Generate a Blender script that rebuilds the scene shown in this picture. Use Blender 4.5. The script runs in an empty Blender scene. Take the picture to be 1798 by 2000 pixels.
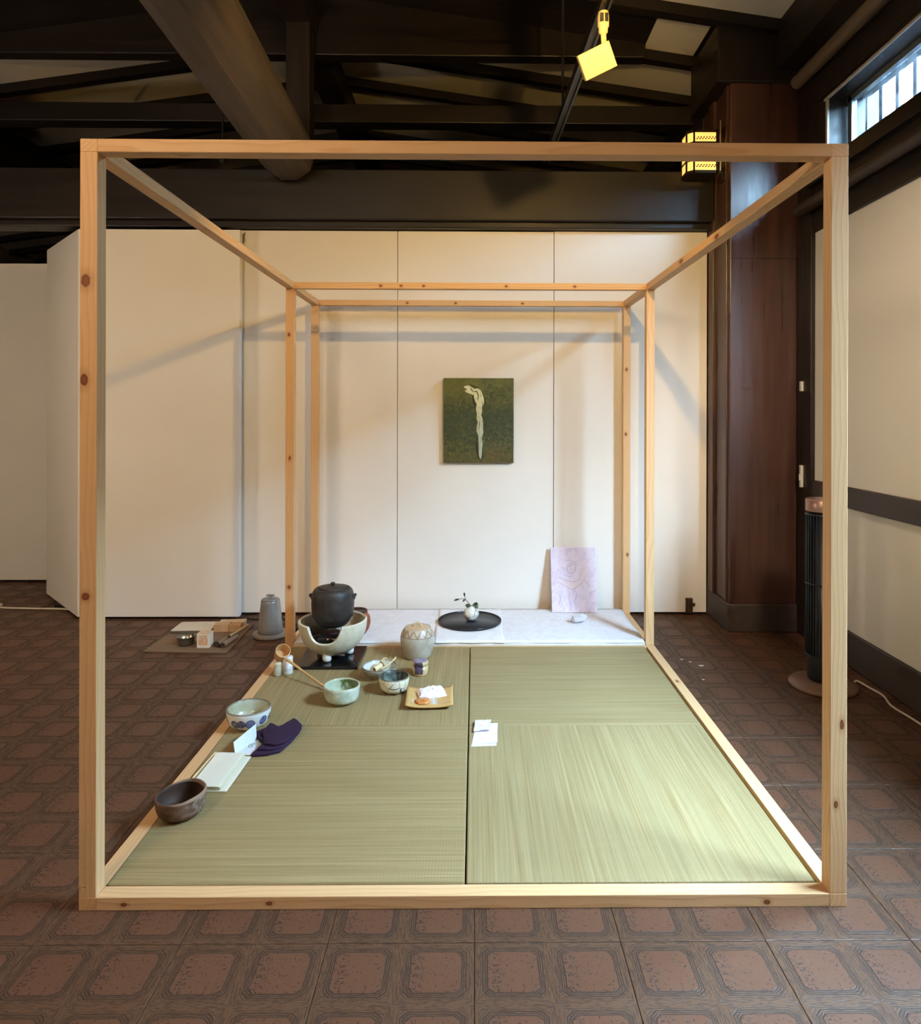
import bpy, bmesh, math, random
from mathutils import Vector, Matrix
random.seed(7)
R = math.radians
S = bpy.context.scene
COL = S.collection

# ------------------------------------------------------------------ camera, sky, exposure
PW, PH, F, PX, PY = 1798.0, 2000.0, 1364.306, 942.18, 808.85
YAW, PITCH, ROLL = -0.01129, -0.00063, 0.00231
CAM = Vector((0.01929, -1.5648, 1.10936))
cd = bpy.data.cameras.new('camera'); cam = bpy.data.objects.new('camera', cd); COL.objects.link(cam)
cd.sensor_fit = 'HORIZONTAL'; cd.sensor_width = 36.0; cd.lens = F / PW * 36.0
cd.shift_x = (PW / 2 - PX) / PW; cd.shift_y = -(PH / 2 - PY) / PW
cd.clip_start = 0.02; cd.clip_end = 200
_r = Vector((math.cos(YAW), math.sin(YAW), 0))
_f = Vector((-math.sin(YAW) * math.cos(PITCH), math.cos(YAW) * math.cos(PITCH), math.sin(PITCH)))
_u = _r.cross(_f)
_r2 = math.cos(ROLL) * _r + math.sin(ROLL) * _u; _u2 = -math.sin(ROLL) * _r + math.cos(ROLL) * _u
cam.matrix_world = Matrix(((_r2.x, _u2.x, -_f.x, CAM.x), (_r2.y, _u2.y, -_f.y, CAM.y), (_r2.z, _u2.z, -_f.z, CAM.z), (0, 0, 0, 1)))
S.camera = cam

SKY = 120.0
world = bpy.data.worlds.new('overcast_sky'); S.world = world; world.use_nodes = True
_bg = world.node_tree.nodes['Background']
_bg.inputs[0].default_value = (0.46, 0.735, 1.0, 1); _bg.inputs[1].default_value = SKY

# the daylight windows of the right wall: (y0, y1, z0, z1)
WIN1 = (0.85, 1.66, 2.305, 2.575)
WIN2 = (-0.55, 0.44, 1.05, 2.18)
for k, (y0, y1, z0, z1) in enumerate((WIN1, WIN2)):
    ld = bpy.data.lights.new('window_portal', 'AREA'); ld.shape = 'RECTANGLE'; ld.size = z1 - z0; ld.size_y = y1 - y0
    ld.cycles.is_portal = True
    lo = bpy.data.objects.new('window_portal', ld); COL.objects.link(lo)
    lo.location = (1.86 if k == 0 else 1.75, (y0 + y1) / 2, (z0 + z1) / 2); lo.rotation_euler = (0, R(90), 0)

S.view_settings.view_transform = 'Standard'; S.view_settings.look = 'None'
S.view_settings.exposure = 0.15; S.view_settings.gamma = 1.0; S.view_settings.use_curve_mapping = False
S.cycles.max_bounces = 5; S.cycles.diffuse_bounces = 4; S.cycles.glossy_bounces = 2; S.cycles.transparent_max_bounces = 12
S.cycles.sample_clamp_indirect = 5.0; S.cycles.use_adaptive_sampling = True; S.cycles.adaptive_threshold = 0.12; S.cycles.adaptive_min_samples = 12
S.cycles.caustics_reflective = False; S.cycles.caustics_refractive = False

# ------------------------------------------------------------------ helpers
def rgb(h, a=1.0):
    h = h.lstrip('#'); o = []
    for i in (0, 2, 4):
        c = int(h[i:i + 2], 16) / 255; o.append(c / 12.92 if c <= .04045 else ((c + .055) / 1.055) ** 2.4)
    return (*o, a)

class N:
    """a small wrapper to write node trees as expressions"""
    def __init__(s, name, rough=.6, spec=.4):
        s.m = bpy.data.materials.new(name); s.m.use_nodes = True; s.t = s.m.node_tree
        s.b = s.t.nodes['Principled BSDF']; s.b.inputs['Roughness'].default_value = rough
        s.b.inputs['Specular IOR Level'].default_value = spec
        s._c = None
    def n(s, typ, **k):
        x = s.t.nodes.new(typ)
        for a, v in k.items(): setattr(x, a, v)
        return x
    def l(s, a, b): s.t.links.new(a, b)
    def put(s, sock, v):
        if isinstance(v, bpy.types.NodeSocket): s.l(v, sock)
        elif v is not None:
            if isinstance(v, (tuple, list)) and sock.type == 'RGBA' and len(v) == 3: v = (*v, 1)
            sock.default_value = v
    @property
    def co(s):
        if s._c is None: s._c = s.n('ShaderNodeTexCoord').outputs['Object']
        return s._c
    def sep(s, v=None):
        x = s.n('ShaderNodeSeparateXYZ'); s.l(v or s.co, x.inputs[0]); return x.outputs
    def comb(s, a, b, c):
        x = s.n('ShaderNodeCombineXYZ')
        for i, v in enumerate((a, b, c)): s.put(x.inputs[i], v)
        return x.outputs[0]
    def m_(s, op, a, b=None, c=None, clamp=False):
        x = s.n('ShaderNodeMath', operation=op, use_clamp=clamp)
        for i, v in enumerate((a, b, c)):
            if v is not None: s.put(x.inputs[i], v)
        return x.outputs[0]
    def v_(s, op, a, b=None):
        x = s.n('ShaderNodeVectorMath', operation=op); s.put(x.inputs[0], a)
        if b is not None: s.put(x.inputs[1], b)
        return x.outputs['Value'] if op in ('LENGTH', 'DISTANCE', 'DOT_PRODUCT') else x.outputs[0]
    def map(s, scale=(1, 1, 1), loc=(0, 0, 0), rot=(0, 0, 0), v=None):
        x = s.n('ShaderNodeMapping'); s.l(v or s.co, x.inputs[0])
        x.inputs['Scale'].default_value = scale; x.inputs['Location'].default_value = loc; x.inputs['Rotation'].default_value = rot
        return x.outputs[0]
    def noise(s, scale=5, detail=3, rough=.5, dist=0, v=None, col=False):
        x = s.n('ShaderNodeTexNoise'); s.l(v or s.co, x.inputs['Vector'])
        x.inputs['Scale'].default_value = scale; x.inputs['Detail'].default_value = detail
        x.inputs['Roughness'].default_value = rough; x.inputs['Distortion'].default_value = dist
        return x.outputs['Color' if col else 'Fac']
    def vor(s, scale=5, v=None, feat='F1', out='Distance', rnd=1):
        x = s.n('ShaderNodeTexVoronoi', feature=feat); s.l(v or s.co, x.inputs['Vector']); x.inputs['Scale'].default_value = scale
        x.inputs['Randomness'].default_value = rnd
        return x.outputs[out]
    def wave(s, scale=5, dist=2, detail=2, v=None, typ='BANDS', d='X', dscale=1):
        x = s.n('ShaderNodeTexWave', wave_type=typ); s.l(v or s.co, x.inputs['Vector'])
        if typ == 'BANDS': x.bands_direction = d
        else: x.rings_direction = d
        x.inputs['Scale'].default_value = scale; x.inputs['Distortion'].default_value = dist; x.inputs['Detail'].default_value = detail
        x.inputs['Detail Scale'].default_value = dscale
        return x.outputs['Fac']
    def ramp(s, f, stops, interp='LINEAR'):
        x = s.n('ShaderNodeValToRGB'); s.put(x.inputs[0], f); e = x.color_ramp; e.interpolation = interp
        while len(e.elements) < len(stops): e.elements.new(.5)
        for q, (p, c) in zip(e.elements, stops):
            q.position = p; q.color = rgb(c) if isinstance(c, str) else ((c, c, c, 1) if isinstance(c, (int, float)) else c)
        return x.outputs[0]
    def rng(s, v, a, b, c=0, d=1):
        x = s.n('ShaderNodeMapRange'); x.clamp = True
        for i, q in enumerate((v, a, b, c, d)): s.put(x.inputs[i], q)
        return x.outputs[0]
    def mix(s, f, a, b, mode='MIX'):
        x = s.n('ShaderNodeMix', data_type='RGBA', blend_type=mode)
        s.put(x.inputs[0], f)
        s.put(x.inputs[6], rgb(a) if isinstance(a, str) else a); s.put(x.inputs[7], rgb(b) if isinstance(b, str) else b)
        return x.outputs[2]
    def col(s, c): s.put(s.b.inputs['Base Color'], rgb(c) if isinstance(c, str) else c); return s
    def bump(s, h, strength=.3, dist=.002):
        x = s.n('ShaderNodeBump'); x.inputs['Strength'].default_value = strength; x.inputs['Distance'].default_value = dist
        s.put(x.inputs['Height'], h); s.l(x.outputs[0], s.b.inputs['Normal']); return s
    def set(s, **k):
        for a, v in k.items(): s.put(s.b.inputs[a.replace('_', ' ')], v)
        return s

def plain(name, c, rough=.6, spec=.4, var=.06, scale=30, bump=0, **k):
    s = N(name, rough, spec); base = rgb(c)
    lo = tuple(max(0, q * (1 - var * 2)) for q in base[:3]); hi = tuple(min(1, q * (1 + var)) for q in base[:3])
    f = s.noise(scale, 3)
    s.col(s.mix(f, (*lo, 1), (*hi, 1)))
    if bump: s.bump(s.noise(scale * 3, 4), bump, .002)
    return s.set(**k).m

def link(name, me, mat=None, parent=None, smooth=False, bevel=0, loc=None, seg=2):
    o = bpy.data.objects.new(name, me); COL.objects.link(o)
    if mat is not None and not me.materials: me.materials.append(mat)
    if smooth:
        me.polygons.foreach_set('use_smooth', [True] * len(me.polygons))
    if bevel:
        b = o.modifiers.new('b', 'BEVEL'); b.width = bevel; b.segments = seg; b.limit_method = 'ANGLE'; b.angle_limit = R(40)
    if loc: o.location = loc
    if parent is not None:
        o.parent = parent
        if loc is None: o.matrix_parent_inverse = Matrix.LocRotScale(parent_loc(parent), None, None).inverted()
    return o
def parent_loc(p):
    v = p.location.copy()
    if p.parent is not None: v = v + p.matrix_parent_inverse.translation + parent_loc(p.parent)
    return v
def mesh(name, bm, recalc=True):
    if recalc: bmesh.ops.recalc_face_normals(bm, faces=bm.faces)
    me = bpy.data.meshes.new(name); bm.to_mesh(me); bm.free(); return me
def bx(bm, x0, x1, y0, y1, z0, z1):
    v = [bm.verts.new(p) for p in ((x0, y0, z0), (x1, y0, z0), (x1, y1, z0), (x0, y1, z0), (x0, y0, z1), (x1, y0, z1), (x1, y1, z1), (x0, y1, z1))]
    for f in ((0, 3, 2, 1), (4, 5, 6, 7), (0, 1, 5, 4), (1, 2, 6, 5), (2, 3, 7, 6), (3, 0, 4, 7)): bm.faces.new([v[i] for i in f])
    return v
def box(name, b, mat, parent=None, bevel=0, seg=2):
    bm = bmesh.new(); bx(bm, *b); return link(name, mesh(name, bm), mat, parent, bevel=bevel, seg=seg)
def boxes(name, bs, mat, parent=None, bevel=0):
    bm = bmesh.new()
    for b in bs: bx(bm, *b)
    return link(name, mesh(name, bm), mat, parent, bevel=bevel)
def prism(name, pts, z0, z1, mat, parent=None, bevel=0, M=None, smooth=False):
    """polygon in xy extruded z0..z1, optionally transformed by M"""
    bm = bmesh.new(); a = [bm.verts.new((x, y, z0)) for x, y in pts]; b = [bm.verts.new((x, y, z1)) for x, y in pts]
    n = len(pts); bm.faces.new(a[::-1]); bm.faces.new(b)
    for i in range(n): bm.faces.new((a[i], a[(i + 1) % n], b[(i + 1) % n], b[i]))
    if M is not None: bmesh.ops.transform(bm, matrix=M, verts=bm.verts)
    return link(name, mesh(name, bm), mat, parent, bevel=bevel, smooth=smooth)
def lathe_bm(prof, c=(0, 0, 0), seg=48, wob=0, sq=0, seed=0, tilt=(0, 0), caps=True):
    rnd = random.Random(seed); ph = [rnd.uniform(0, 6.28) for _ in range(8)]
    bm = bmesh.new(); rings = []
    zmax = max(z for r, z in prof) or 1
    for r, z in prof:
        ring = []
        for i in range(seg):
            a = 2 * math.pi * i / seg
            k = 1 + wob * (.5 * math.sin(2 * a + ph[0]) + .35 * math.sin(3 * a + ph[1]) + .25 * math.sin(5 * a + ph[2] + z * 20))
            k *= 1 + sq * (abs(math.cos(2 * a)) - .5)
            zz = z + wob * .25 * (z / zmax) ** 2 * r * (math.sin(2 * a + ph[3]) + .6 * math.sin(3 * a + ph[4]))
            x, y = r * k * math.cos(a), r * k * math.sin(a)
            zz += (tilt[0] * x + tilt[1] * y) * (z / zmax)
            ring.append(bm.verts.new((c[0] + x, c[1] + y, c[2] + zz)))
        rings.append(ring)
    for a, b in zip(rings, rings[1:]):
        for i in range(seg): bm.faces.new((a[i], a[(i + 1) % seg], b[(i + 1) % seg], b[i]))
    if caps:
        bm.faces.new(rings[0][::-1]); bm.faces.new(rings[-1])
    return bm
def lathe(name, prof, c, mat, parent=None, seg=48, smooth=True, bevel=0, **k):
    o = link(name, mesh(name, lathe_bm(prof, c, seg, **k)), mat, parent, smooth=smooth, bevel=bevel)
    return o
def shade_auto(o, ang=40):
    me = o.data
    me.polygons.foreach_set('use_smooth', [True] * len(me.polygons))
    bm = bmesh.new(); bm.from_mesh(me)
    for e in bm.edges:
        if len(e.link_faces) == 2 and e.calc_face_angle(0) > R(ang): e.smooth = False
    bm.to_mesh(me); bm.free()
    return o
def spline(pts, n=6):
    """Catmull-Rom through points"""
    P = [Vector(p) for p in pts]; P = [2 * P[0] - P[1]] + P + [2 * P[-1] - P[-2]]; o = []
    for i in range(1, len(P) - 2):
        for k in range(n):
            t = k / n; a, b, c, d = P[i - 1:i + 3]
            o.append(.5 * ((2 * b) + (c - a) * t + (2 * a - 5 * b + 4 * c - d) * t * t + (3 * b - a - 3 * c + d) * t ** 3))
    o.append(P[-2]); return o
def tube_bm(pts, r, seg=10, bm=None):
    bm = bm or bmesh.new(); P = [Vector(p) for p in pts]; rings = []
    rr = r if isinstance(r, (list, tuple)) else [r] * len(P)
    up = Vector((0, 0, 1))
    for i, p in enumerate(P):
        t = (P[min(i + 1, len(P) - 1)] - P[max(i - 1, 0)]).normalized()
        a = t.cross(up)
        if a.length < 1e-3: a = t.cross(Vector((1, 0, 0)))
        a.normalize(); b = a.cross(t)
        rings.append([bm.verts.new(p + rr[i] * (math.cos(q) * a + math.sin(q) * b)) for q in (2 * math.pi * j / seg for j in range(seg))])
    for a, b in zip(rings, rings[1:]):
        for i in range(seg): bm.faces.new((a[i], a[(i + 1) % seg], b[(i + 1) % seg], b[i]))
    bm.faces.new(rings[0][::-1]); bm.faces.new(rings[-1]); return bm
def tube(name, pts, r, mat, parent=None, seg=10):
    return shade_auto(link(name, mesh(name, tube_bm(pts, r, seg)), mat, parent), 50)
def tag(o, label, cat, group=None, kind=None):
    o['label'] = label; o['category'] = cat
    if group: o['group'] = group
    if kind: o['kind'] = kind
    return o
def thing(name, label, cat, loc=(0, 0, 0), group=None, kind=None):
    o = bpy.data.objects.new(name, None); COL.objects.link(o); o.location = loc; o.empty_display_size = .1
    return tag(o, label, cat, group, kind)

# ------------------------------------------------------------------ materials of the setting
def wood_pine(name, axis, off=(0, 0), knots=(), tone=0.0, seed=0):
    s = N(name, .55, .3)
    sc = {'x': (.5, 1, 1), 'y': (1, .5, 1), 'z': (1, 1, .5)}[axis]
    warp = s.noise(5.0, 2, v=s.map(sc, loc=(seed * 3.1, seed * 1.7, seed * 2.3)))
    x, y, z = s.sep()
    a, b = {'x': (y, z), 'y': (x, z), 'z': (x, y)}[axis]
    da = s.m_('ADD', a, off[0]); db = s.m_('ADD', b, off[1])
    d = s.m_('SQRT', s.m_('ADD', s.m_('MULTIPLY', da, da), s.m_('MULTIPLY', db, db)))
    d = s.m_('ADD', d, s.m_('MULTIPLY', s.m_('SUBTRACT', warp, .5), .045))
    ring = s.m_('FRACT', s.m_('MULTIPLY', d, 95.0))
    ring = s.ramp(ring, [(0, 0.0), (.55, .25), (.88, 1.0), (1, 0.0)])
    fine = s.noise(60, 3, v=s.map({'x': (.04, 1, 1), 'y': (1, .04, 1), 'z': (1, 1, .04)}[axis]))
    big = s.noise(2.2, 2, v=s.map(loc=(seed, seed * 2, 0)))
    c = s.mix(s.m_('MULTIPLY', ring, .38), '#e3bc8d', '#b37944')
    c = s.mix(s.m_('MULTIPLY', fine, .30), c, '#cfa271')
    c = s.mix(s.rng(big, .35, .75, 0, .35), c, '#d9a873')
    if tone: c = s.mix(tone, c, '#b9824e')
    for (kx, ky, kz, r, el) in knots:
        sv = {'x': (1 / el, 1, 1), 'y': (1, 1 / el, 1), 'z': (1, 1, 1 / el)}[axis]
        dd = s.v_('LENGTH', s.v_('MULTIPLY', s.v_('SUBTRACT', s.co, (kx, ky, kz)), sv))
        dd = s.m_('ADD', dd, s.m_('MULTIPLY', s.m_('SUBTRACT', s.noise(120, 2), .5), r * .5))
        c = s.mix(s.rng(dd, r * 2.4, r * .9, 0, .45), c, '#a9703f')
        c = s.mix(s.rng(dd, r * 1.05, r * .8, 0, .9), c, '#6d3518')
        c = s.mix(s.rng(dd, r * .65, r * .45, 0, .5), c, '#9a5a30')
    s.col(c); s.bump(s.m_('ADD', ring, fine), .12, .001)
    return s.m

def dark_wood(name, axis, c0='#20150f', c1='#33231a', rough=.45, spec=.45):
    s = N(name, rough, spec)
    g = s.noise(26, 5, .6, v=s.map({'x': (.06, 1, 1), 'y': (1, .06, 1), 'z': (1, 1, .06)}[axis]))
    c = s.mix(s.rng(g, .3, .7), c0, c1)
    c = s.mix(s.m_('MULTIPLY', s.noise(1.5, 2), .3), c, c0)
    s.col(c); s.bump(g, .18, .002)
    s.set(Roughness=s.rng(g, .3, .75, rough - .08, rough + .15))
    return s.m

DWX = dark_wood('dark_stained_timber_x', 'x', '#120c09', '#1f1510')
DWY = dark_wood('dark_stained_timber_y', 'y', '#18110c', '#271c16')
DWZ = dark_wood('dark_stained_timber_z', 'z', '#18100c', '#271a14')
PIL = dark_wood('varnished_pilaster_wood', 'z', '#3c2620', '#553830', .33, .5)
LOGM = dark_wood('weathered_log', 'y', '#443a33', '#63574d', .7, .3)
BASEM = dark_wood('baseboard_wood', 'y', '#382d28', '#4b403a', .5)

def plaster(name, c, bump=.15, var=.05):
    s = N(name, .9, .15); base = rgb(c)
    f = s.noise(3, 4); g = s.noise(240, 2)
    lo = tuple(q * (1 - var) for q in base[:3])
    s.col(s.mix(f, (*lo, 1), base)); s.bump(g, bump, .001); return s.m
CEILM = plaster('ceiling_plaster', '#d8d0c2')
RWALLM = plaster('right_wall_plaster', '#e0d8ca')
FARM = plaster('room_plaster', '#7a6f62')

def panel_mat():
    s = N('painted_partition', .75, .25)
    f = s.noise(1.4, 3); g = s.noise(90, 3)
    c = s.mix(s.rng(f, .3, .75), '#e6e0d8', '#ede8e1')
    scr = s.noise(7, 5, .65, 1.2, v=s.map((1, 1, 6)))
    c = s.mix(s.rng(scr, .70, .76, 0, .18), c, '#b9ad9f')
    s.col(c); s.bump(g, .06, .001); return s.m
PANEL = panel_mat()

def floor_mat():
    P = .307; H = P / 2
    s = N('embossed_vinyl_tile', .5, .35)
    x, y, z = s.sep()
    def cell(v): return s.m_('SUBTRACT', s.m_('FRACT', s.m_('ADD', s.m_('DIVIDE', v, H), 10.0)), .5)
    mx, my = cell(x), cell(y)
    wob = s.m_('MULTIPLY', s.m_('SUBTRACT', s.noise(70, 2), .5), .020)
    ax = s.m_('ADD', s.m_('ABSOLUTE', mx), wob); ay = s.m_('ADD', s.m_('ABSOLUTE', my), wob)
    d = s.m_('MAXIMUM', s.m_('MAXIMUM', ax, ay), s.m_('MULTIPLY', s.m_('ADD', ax, ay), .56))
    def line(c, w): return s.rng(s.m_('ABSOLUTE', s.m_('SUBTRACT', d, c)), w, w * .45, 0, 1)
    lines = s.m_('MAXIMUM', s.m_('MAXIMUM', line(.335, .011), line(.362, .009)), line(.392, .011))
    lines = s.m_('MAXIMUM', lines, s.m_('MULTIPLY', line(.425, .008), .6))
    inner = s.rng(d, .335, .325, 0, 1)
    # bark-like relief outside the medallions: strands that follow the joint they lie beside
    sv = s.noise(300, 3, .6, .6, v=s.map((1, .16, 1))); sh = s.noise(300, 3, .6, .6, v=s.map((.16, 1, 1)))
    vert = s.m_('GREATER_THAN', ax, ay)
    st = s.m_('ADD', s.m_('MULTIPLY', vert, sv), s.m_('MULTIPLY', s.m_('SUBTRACT', 1.0, vert), sh))
    strand = s.rng(st, .44, .54, 1, 0)
    # pits inside the medallions
    pit = s.rng(s.noise(150, 4, .65, .6), .575, .63, 0, 1)
    pit2 = s.m_('MULTIPLY', s.rng(s.noise(190, 2, .5, .8), .55, .60, 0, 1), s.rng(s.m_('ADD', mx, s.m_('MULTIPLY', wob, 4.0)), -.10, -.2, 0, 1))
    pits = s.m_('MULTIPLY', s.m_('MAXIMUM', pit, pit2), inner)
    out = s.m_('SUBTRACT', 1.0, inner)
    dark = s.m_('MAXIMUM', s.m_('MULTIPLY', lines, .85), s.m_('MAXIMUM', s.m_('MULTIPLY', s.m_('MULTIPLY', strand, out), .6), s.m_('MULTIPLY', pits, .85)))
    # joints between tiles
    jx = s.m_('ABSOLUTE', s.m_('SUBTRACT', s.m_('FRACT', s.m_('ADD', s.m_('DIVIDE', x, P), 10.0)), .5))
    info = s.n('ShaderNodeObjectInfo').outputs['Random']
    base = s.mix(inner, '#5f412c', '#633f2c')
    base = s.mix(s.m_('MULTIPLY', s.noise(9, 3), .55), base, s.mix(info, '#553a2a', '#684835'))
    c = s.mix(dark, base, '#2e1e15')
    s.col(c)
    s.bump(s.m_('SUBTRACT', 1.0, dark), .4, .0012)
    s.set(Roughness=s.rng(dark, 0, 1, .45, .7))
    return s.m
FLOORM = floor_mat()

# ------------------------------------------------------------------ projection helper used only to pick which tiles the photo shows
def to_px(p):
    v = Vector(p) - CAM; zc = v.dot(_f)
    if zc < .05: return None
    return PX + F * v.dot(_r2) / zc, PY - F * v.dot(_u2) / zc

# ------------------------------------------------------------------ floor
TP = .307; TX0, TY0 = .021, -.10
RW = 1.68                      # face of the right wall's plaster
bm = bmesh.new(); bx(bm, -7, 7, -9, 9, -.06, -.004)
for v in bm.verts: v.co.x -= TX0 + TP / 2; v.co.y -= TY0 + TP / 2
fl = link('floor', mesh('floor', bm), FLOORM, loc=(TX0 + TP / 2, TY0 + TP / 2, 0)); tag(fl, 'brown embossed vinyl tile floor with rounded square medallions', 'floor', kind='structure')
def tile_mesh():
    bm = bmesh.new(); h = TP / 2 - .0006
    lo = [bm.verts.new((sx * h, sy * h, -.004)) for sx, sy in ((-1, -1), (1, -1), (1, 1), (-1, 1))]
    md = [bm.verts.new((sx * h, sy * h, -.0008)) for sx, sy in ((-1, -1), (1, -1), (1, 1), (-1, 1))]
    hi = [bm.verts.new((sx * (h - .0012), sy * (h - .0012), 0)) for sx, sy in ((-1, -1), (1, -1), (1, 1), (-1, 1))]
    for i in range(4):
        j = (i + 1) % 4
        bm.faces.new((lo[i], lo[j], md[j], md[i])); bm.faces.new((md[i], md[j], hi[j], hi[i]))
    bm.faces.new(hi)
    q = TP / 4; r = .325 * TP / 2; k = r * .82
    for cx in (-q, q):
        for cy in (-q, q):
            pts = [(r, -k), (r, k), (k, r), (-k, r), (-r, k), (-r, -k), (-k, -r), (k, -r)]
            a = [bm.verts.new((cx + x * 1.02, cy + y * 1.02, 0)) for x, y in pts]; b = [bm.verts.new((cx + x, cy + y, .0004)) for x, y in pts]
            bm.faces.new(b)
            for i in range(8): bm.faces.new((a[i], a[(i + 1) % 8], b[(i + 1) % 8], b[i]))
    return mesh('floor_tile', bm)
TM = tile_mesh(); TM.materials.append(FLOORM)
cells = []
for i in range(-14, 8):
    for j in range(-3, 14):
        cx, cy = TX0 + (i + .5) * TP, TY0 + (j + .5) * TP
        if cx > RW - .1 or cy > 3.3: continue
        if -.82 + TP / 2 < cx < .82 - TP / 2 and .04 + TP / 2 < cy < 2.2 - TP / 2: continue
        if cy > 2.5 and cx > -2.3: continue
        vis = False
        for ox in (-.5, 0, .5):
            for oy in (-.5, 0, .5):
                q = to_px((cx + ox * TP, cy + oy * TP, 0))
                if q and -40 < q[0] < PW + 40 and q[1] < PH + 60: vis = True
        if vis: cells.append((cx, cy))
for cx, cy in cells[:300]:
    o = bpy.data.objects.new('floor_tile', TM); COL.objects.link(o); o.location = (cx - fl.location.x, cy - fl.location.y, 0)
    o.parent = fl

# ground outside, beyond the windows
g = box('ground_outside', (2.1, 30, -30, 30, -.5, -.4), plain('gravel', '#44433b', .9, .2, .2, 6))
tag(g, 'pale gravel ground outside beyond the windows', 'ground', kind='structure')

g = box('sky_blocker', (3.7, 3.9, -12, 12, -.4, 2.95), plain('dark_blocker_boards', '#2f3029', .8, .2, .2, 6))  # slab added to hide low sky, so daylight fades up the back wall
tag(g, 'unseen dark slab added outside to block low sky from the windows', 'wall', kind='structure')

# ------------------------------------------------------------------ partitions behind the frame
def panel(name, x0, x1, y, top, label, cat='partition', z0=.014):
    t = thing(name, label, cat, ((x0 + x1) / 2, y + .02, 0), 'white partition panels')
    box('board', (x0, x1, y, y + .04, z0, top), PANEL, t, bevel=.002)
    bm = bmesh.new()
    for fx in (x0 + .06, x1 - .12): bx(bm, fx, fx + .06, y + .005, y + .035, 0, z0 + .002)
    link('floor_track_foot', mesh('foot', bm), DWX, t)
    return t
P3 = panel('partition_panel', -1.33, -.408, 2.285, 2.113, 'white partition panel behind the kettle, between the forward panel and the painting panel')
P2 = panel('partition_panel', -.405, .453, 2.285, 2.113, 'white partition panel on which the green painting hangs')
P1 = panel('partition_panel', .456, 1.302, 2.285, 2.115, 'white partition panel beside the dark pilaster, small metal latch at its foot')
P4 = panel('partition_panel', -2.105, -1.245, 2.205, 2.095, 'white partition panel standing forward of the others, left of the frame interior')
# latch of the panel beside the pilaster
LATCH = plain('bronze_latch', '#6e5b48', .35, .6, Metallic=.8)
lt = boxes('latch', [(1.185, 1.222, 2.268, 2.286, .012, .095), (1.195, 1.212, 2.258, 2.270, .02, .088)], LATCH, P1, bevel=.002)
boxes('latch_knob', [(1.222, 1.236, 2.270, 2.284, .055, .066)], LATCH, lt)
# angled panel and the far one
a0 = Vector((-2.108, 2.205, 0)); a1 = Vector((-2.575, 2.70, 0)); dd = (a1 - a0).normalized(); nn = Vector((-dd.y, dd.x, 0))
pt = [(a0 + nn * 0).to_2d(), a1.to_2d(), (a1 - nn * .04).to_2d(), (a0 - nn * .04).to_2d()]
t = thing('partition_panel', 'white partition panel turned back at an angle, left of the front left post', 'partition', (-2.33, 2.45, 0), 'white partition panels')
prism('board', pt, .014, 2.095, PANEL, t, bevel=.002)
box('floor_track_foot', (-2.37, -2.31, 2.44, 2.49, 0, .016), DWX, t)
t = thing('partition_panel', 'white partition panel farthest back at the left edge', 'partition', (-3.4, 3.06, 0), 'white partition panels')
box('board', (-4.3, -2.60, 3.04, 3.08, .014, 2.085), PANEL, t, bevel=.002)
box('floor_track_foot', (-3.0, -2.9, 3.045, 3.07, 0, .016), DWX, t)
# small hook at the joint of two panels
hk = tube('picture_hook', [(-1.243, 2.283, 2.10), (-1.243, 2.272, 2.085), (-1.243, 2.272, 2.05), (-1.243, 2.266, 2.04), (-1.243, 2.262, 2.05)], .003, plain('steel_hook', '#c9bfae', .3, .6, Metallic=.9), seg=6)
tag(hk, 'thin metal picture hook hanging at the top of a panel joint', 'hook')

# ------------------------------------------------------------------ right wall, pilaster, windows
wr = thing('wall_right', 'right wall of pale plaster in dark timber framing', 'wall', (1.75, 0, 0), kind='structure')
Y0, Y1 = -4.6, 1.975
def wbox(n, y0, y1, z0, z1, m, x0=RW, x1=RW + .06, bev=.002): return box(n, (x0, x1, y0, y1, z0, z1), m, wr, bevel=bev)
wbox('plaster_panel', WIN2[1] + .1, 1.83, .15, .695, RWALLM)
wbox('plaster_panel', WIN2[1] + .1, 1.83, .787, 1.998, RWALLM)
wbox('dado_rail', WIN2[1] + .1, 1.83, .695, .787, BASEM, RW - .012)
wbox('corner_post', 1.83, 1.975, .0, 2.9, DWZ, RW - .02)
wbox('frieze_board', WIN2[1] + .1, 1.83, 1.998, WIN1[2] - .015, DWY, RW - .012)
wbox('frieze_board', Y0, WIN2[1] + .1, WIN2[3] + .07, WIN1[2] - .010, DWY, RW - .012)
wbox('window_head', Y0, 1.83, WIN1[3] + .03, 2.74, DWY, RW - .03)
wbox('upper_plaster', Y0, 1.69, 2.74, 2.90, RWALLM, RW - .0)
wbox('upper_plaster_end', 1.69, 1.83, 2.74, 2.90, DWY, RW - .004)
wbox('wall_plate', Y0, 1.975, 2.86, 3.25, DWY, RW - .13, RW + .12)
wbox('window_jamb_post', WIN1[1] + .03, 1.83, WIN1[2] - .015, WIN1[3] + .03, DWZ, RW - .02)
wbox('wall_end', Y0, WIN1[0] - .03, WIN1[2] - .015, WIN1[3] + .03, DWY)
wbox('wall_end', Y0, WIN2[0] - .07, 0, WIN2[3] + .07, FARM, RW - .004)
wbox('window_apron', WIN2[0] - .07, WIN2[1] + .1, .15, WIN2[2] - .07, RWALLM)
wbox('sill_ledge', .55, 1.83, 2.215, 2.285, DWY, RW - .045)
def rod(name, y0, y1, x, z, r, m, parent):
    return shade_auto(link(name, mesh(name, tube_bm([(x, y0, z), (x, y1, z)], r, 16)), m, parent), 50)
POLE = dark_wood('picture_rail_wood', 'y', '#5a4a3b', '#776450', .55, .4)
rod('picture_rail', -1.9, 1.885, RW - .055, 2.118, .030, dark_wood('lower_rail_wood', 'y', '#2d2119', '#43342a', .5), wr)
rod('picture_rail', -1.9, 1.885, RW - .065, 2.755, .033, POLE, wr)
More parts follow.
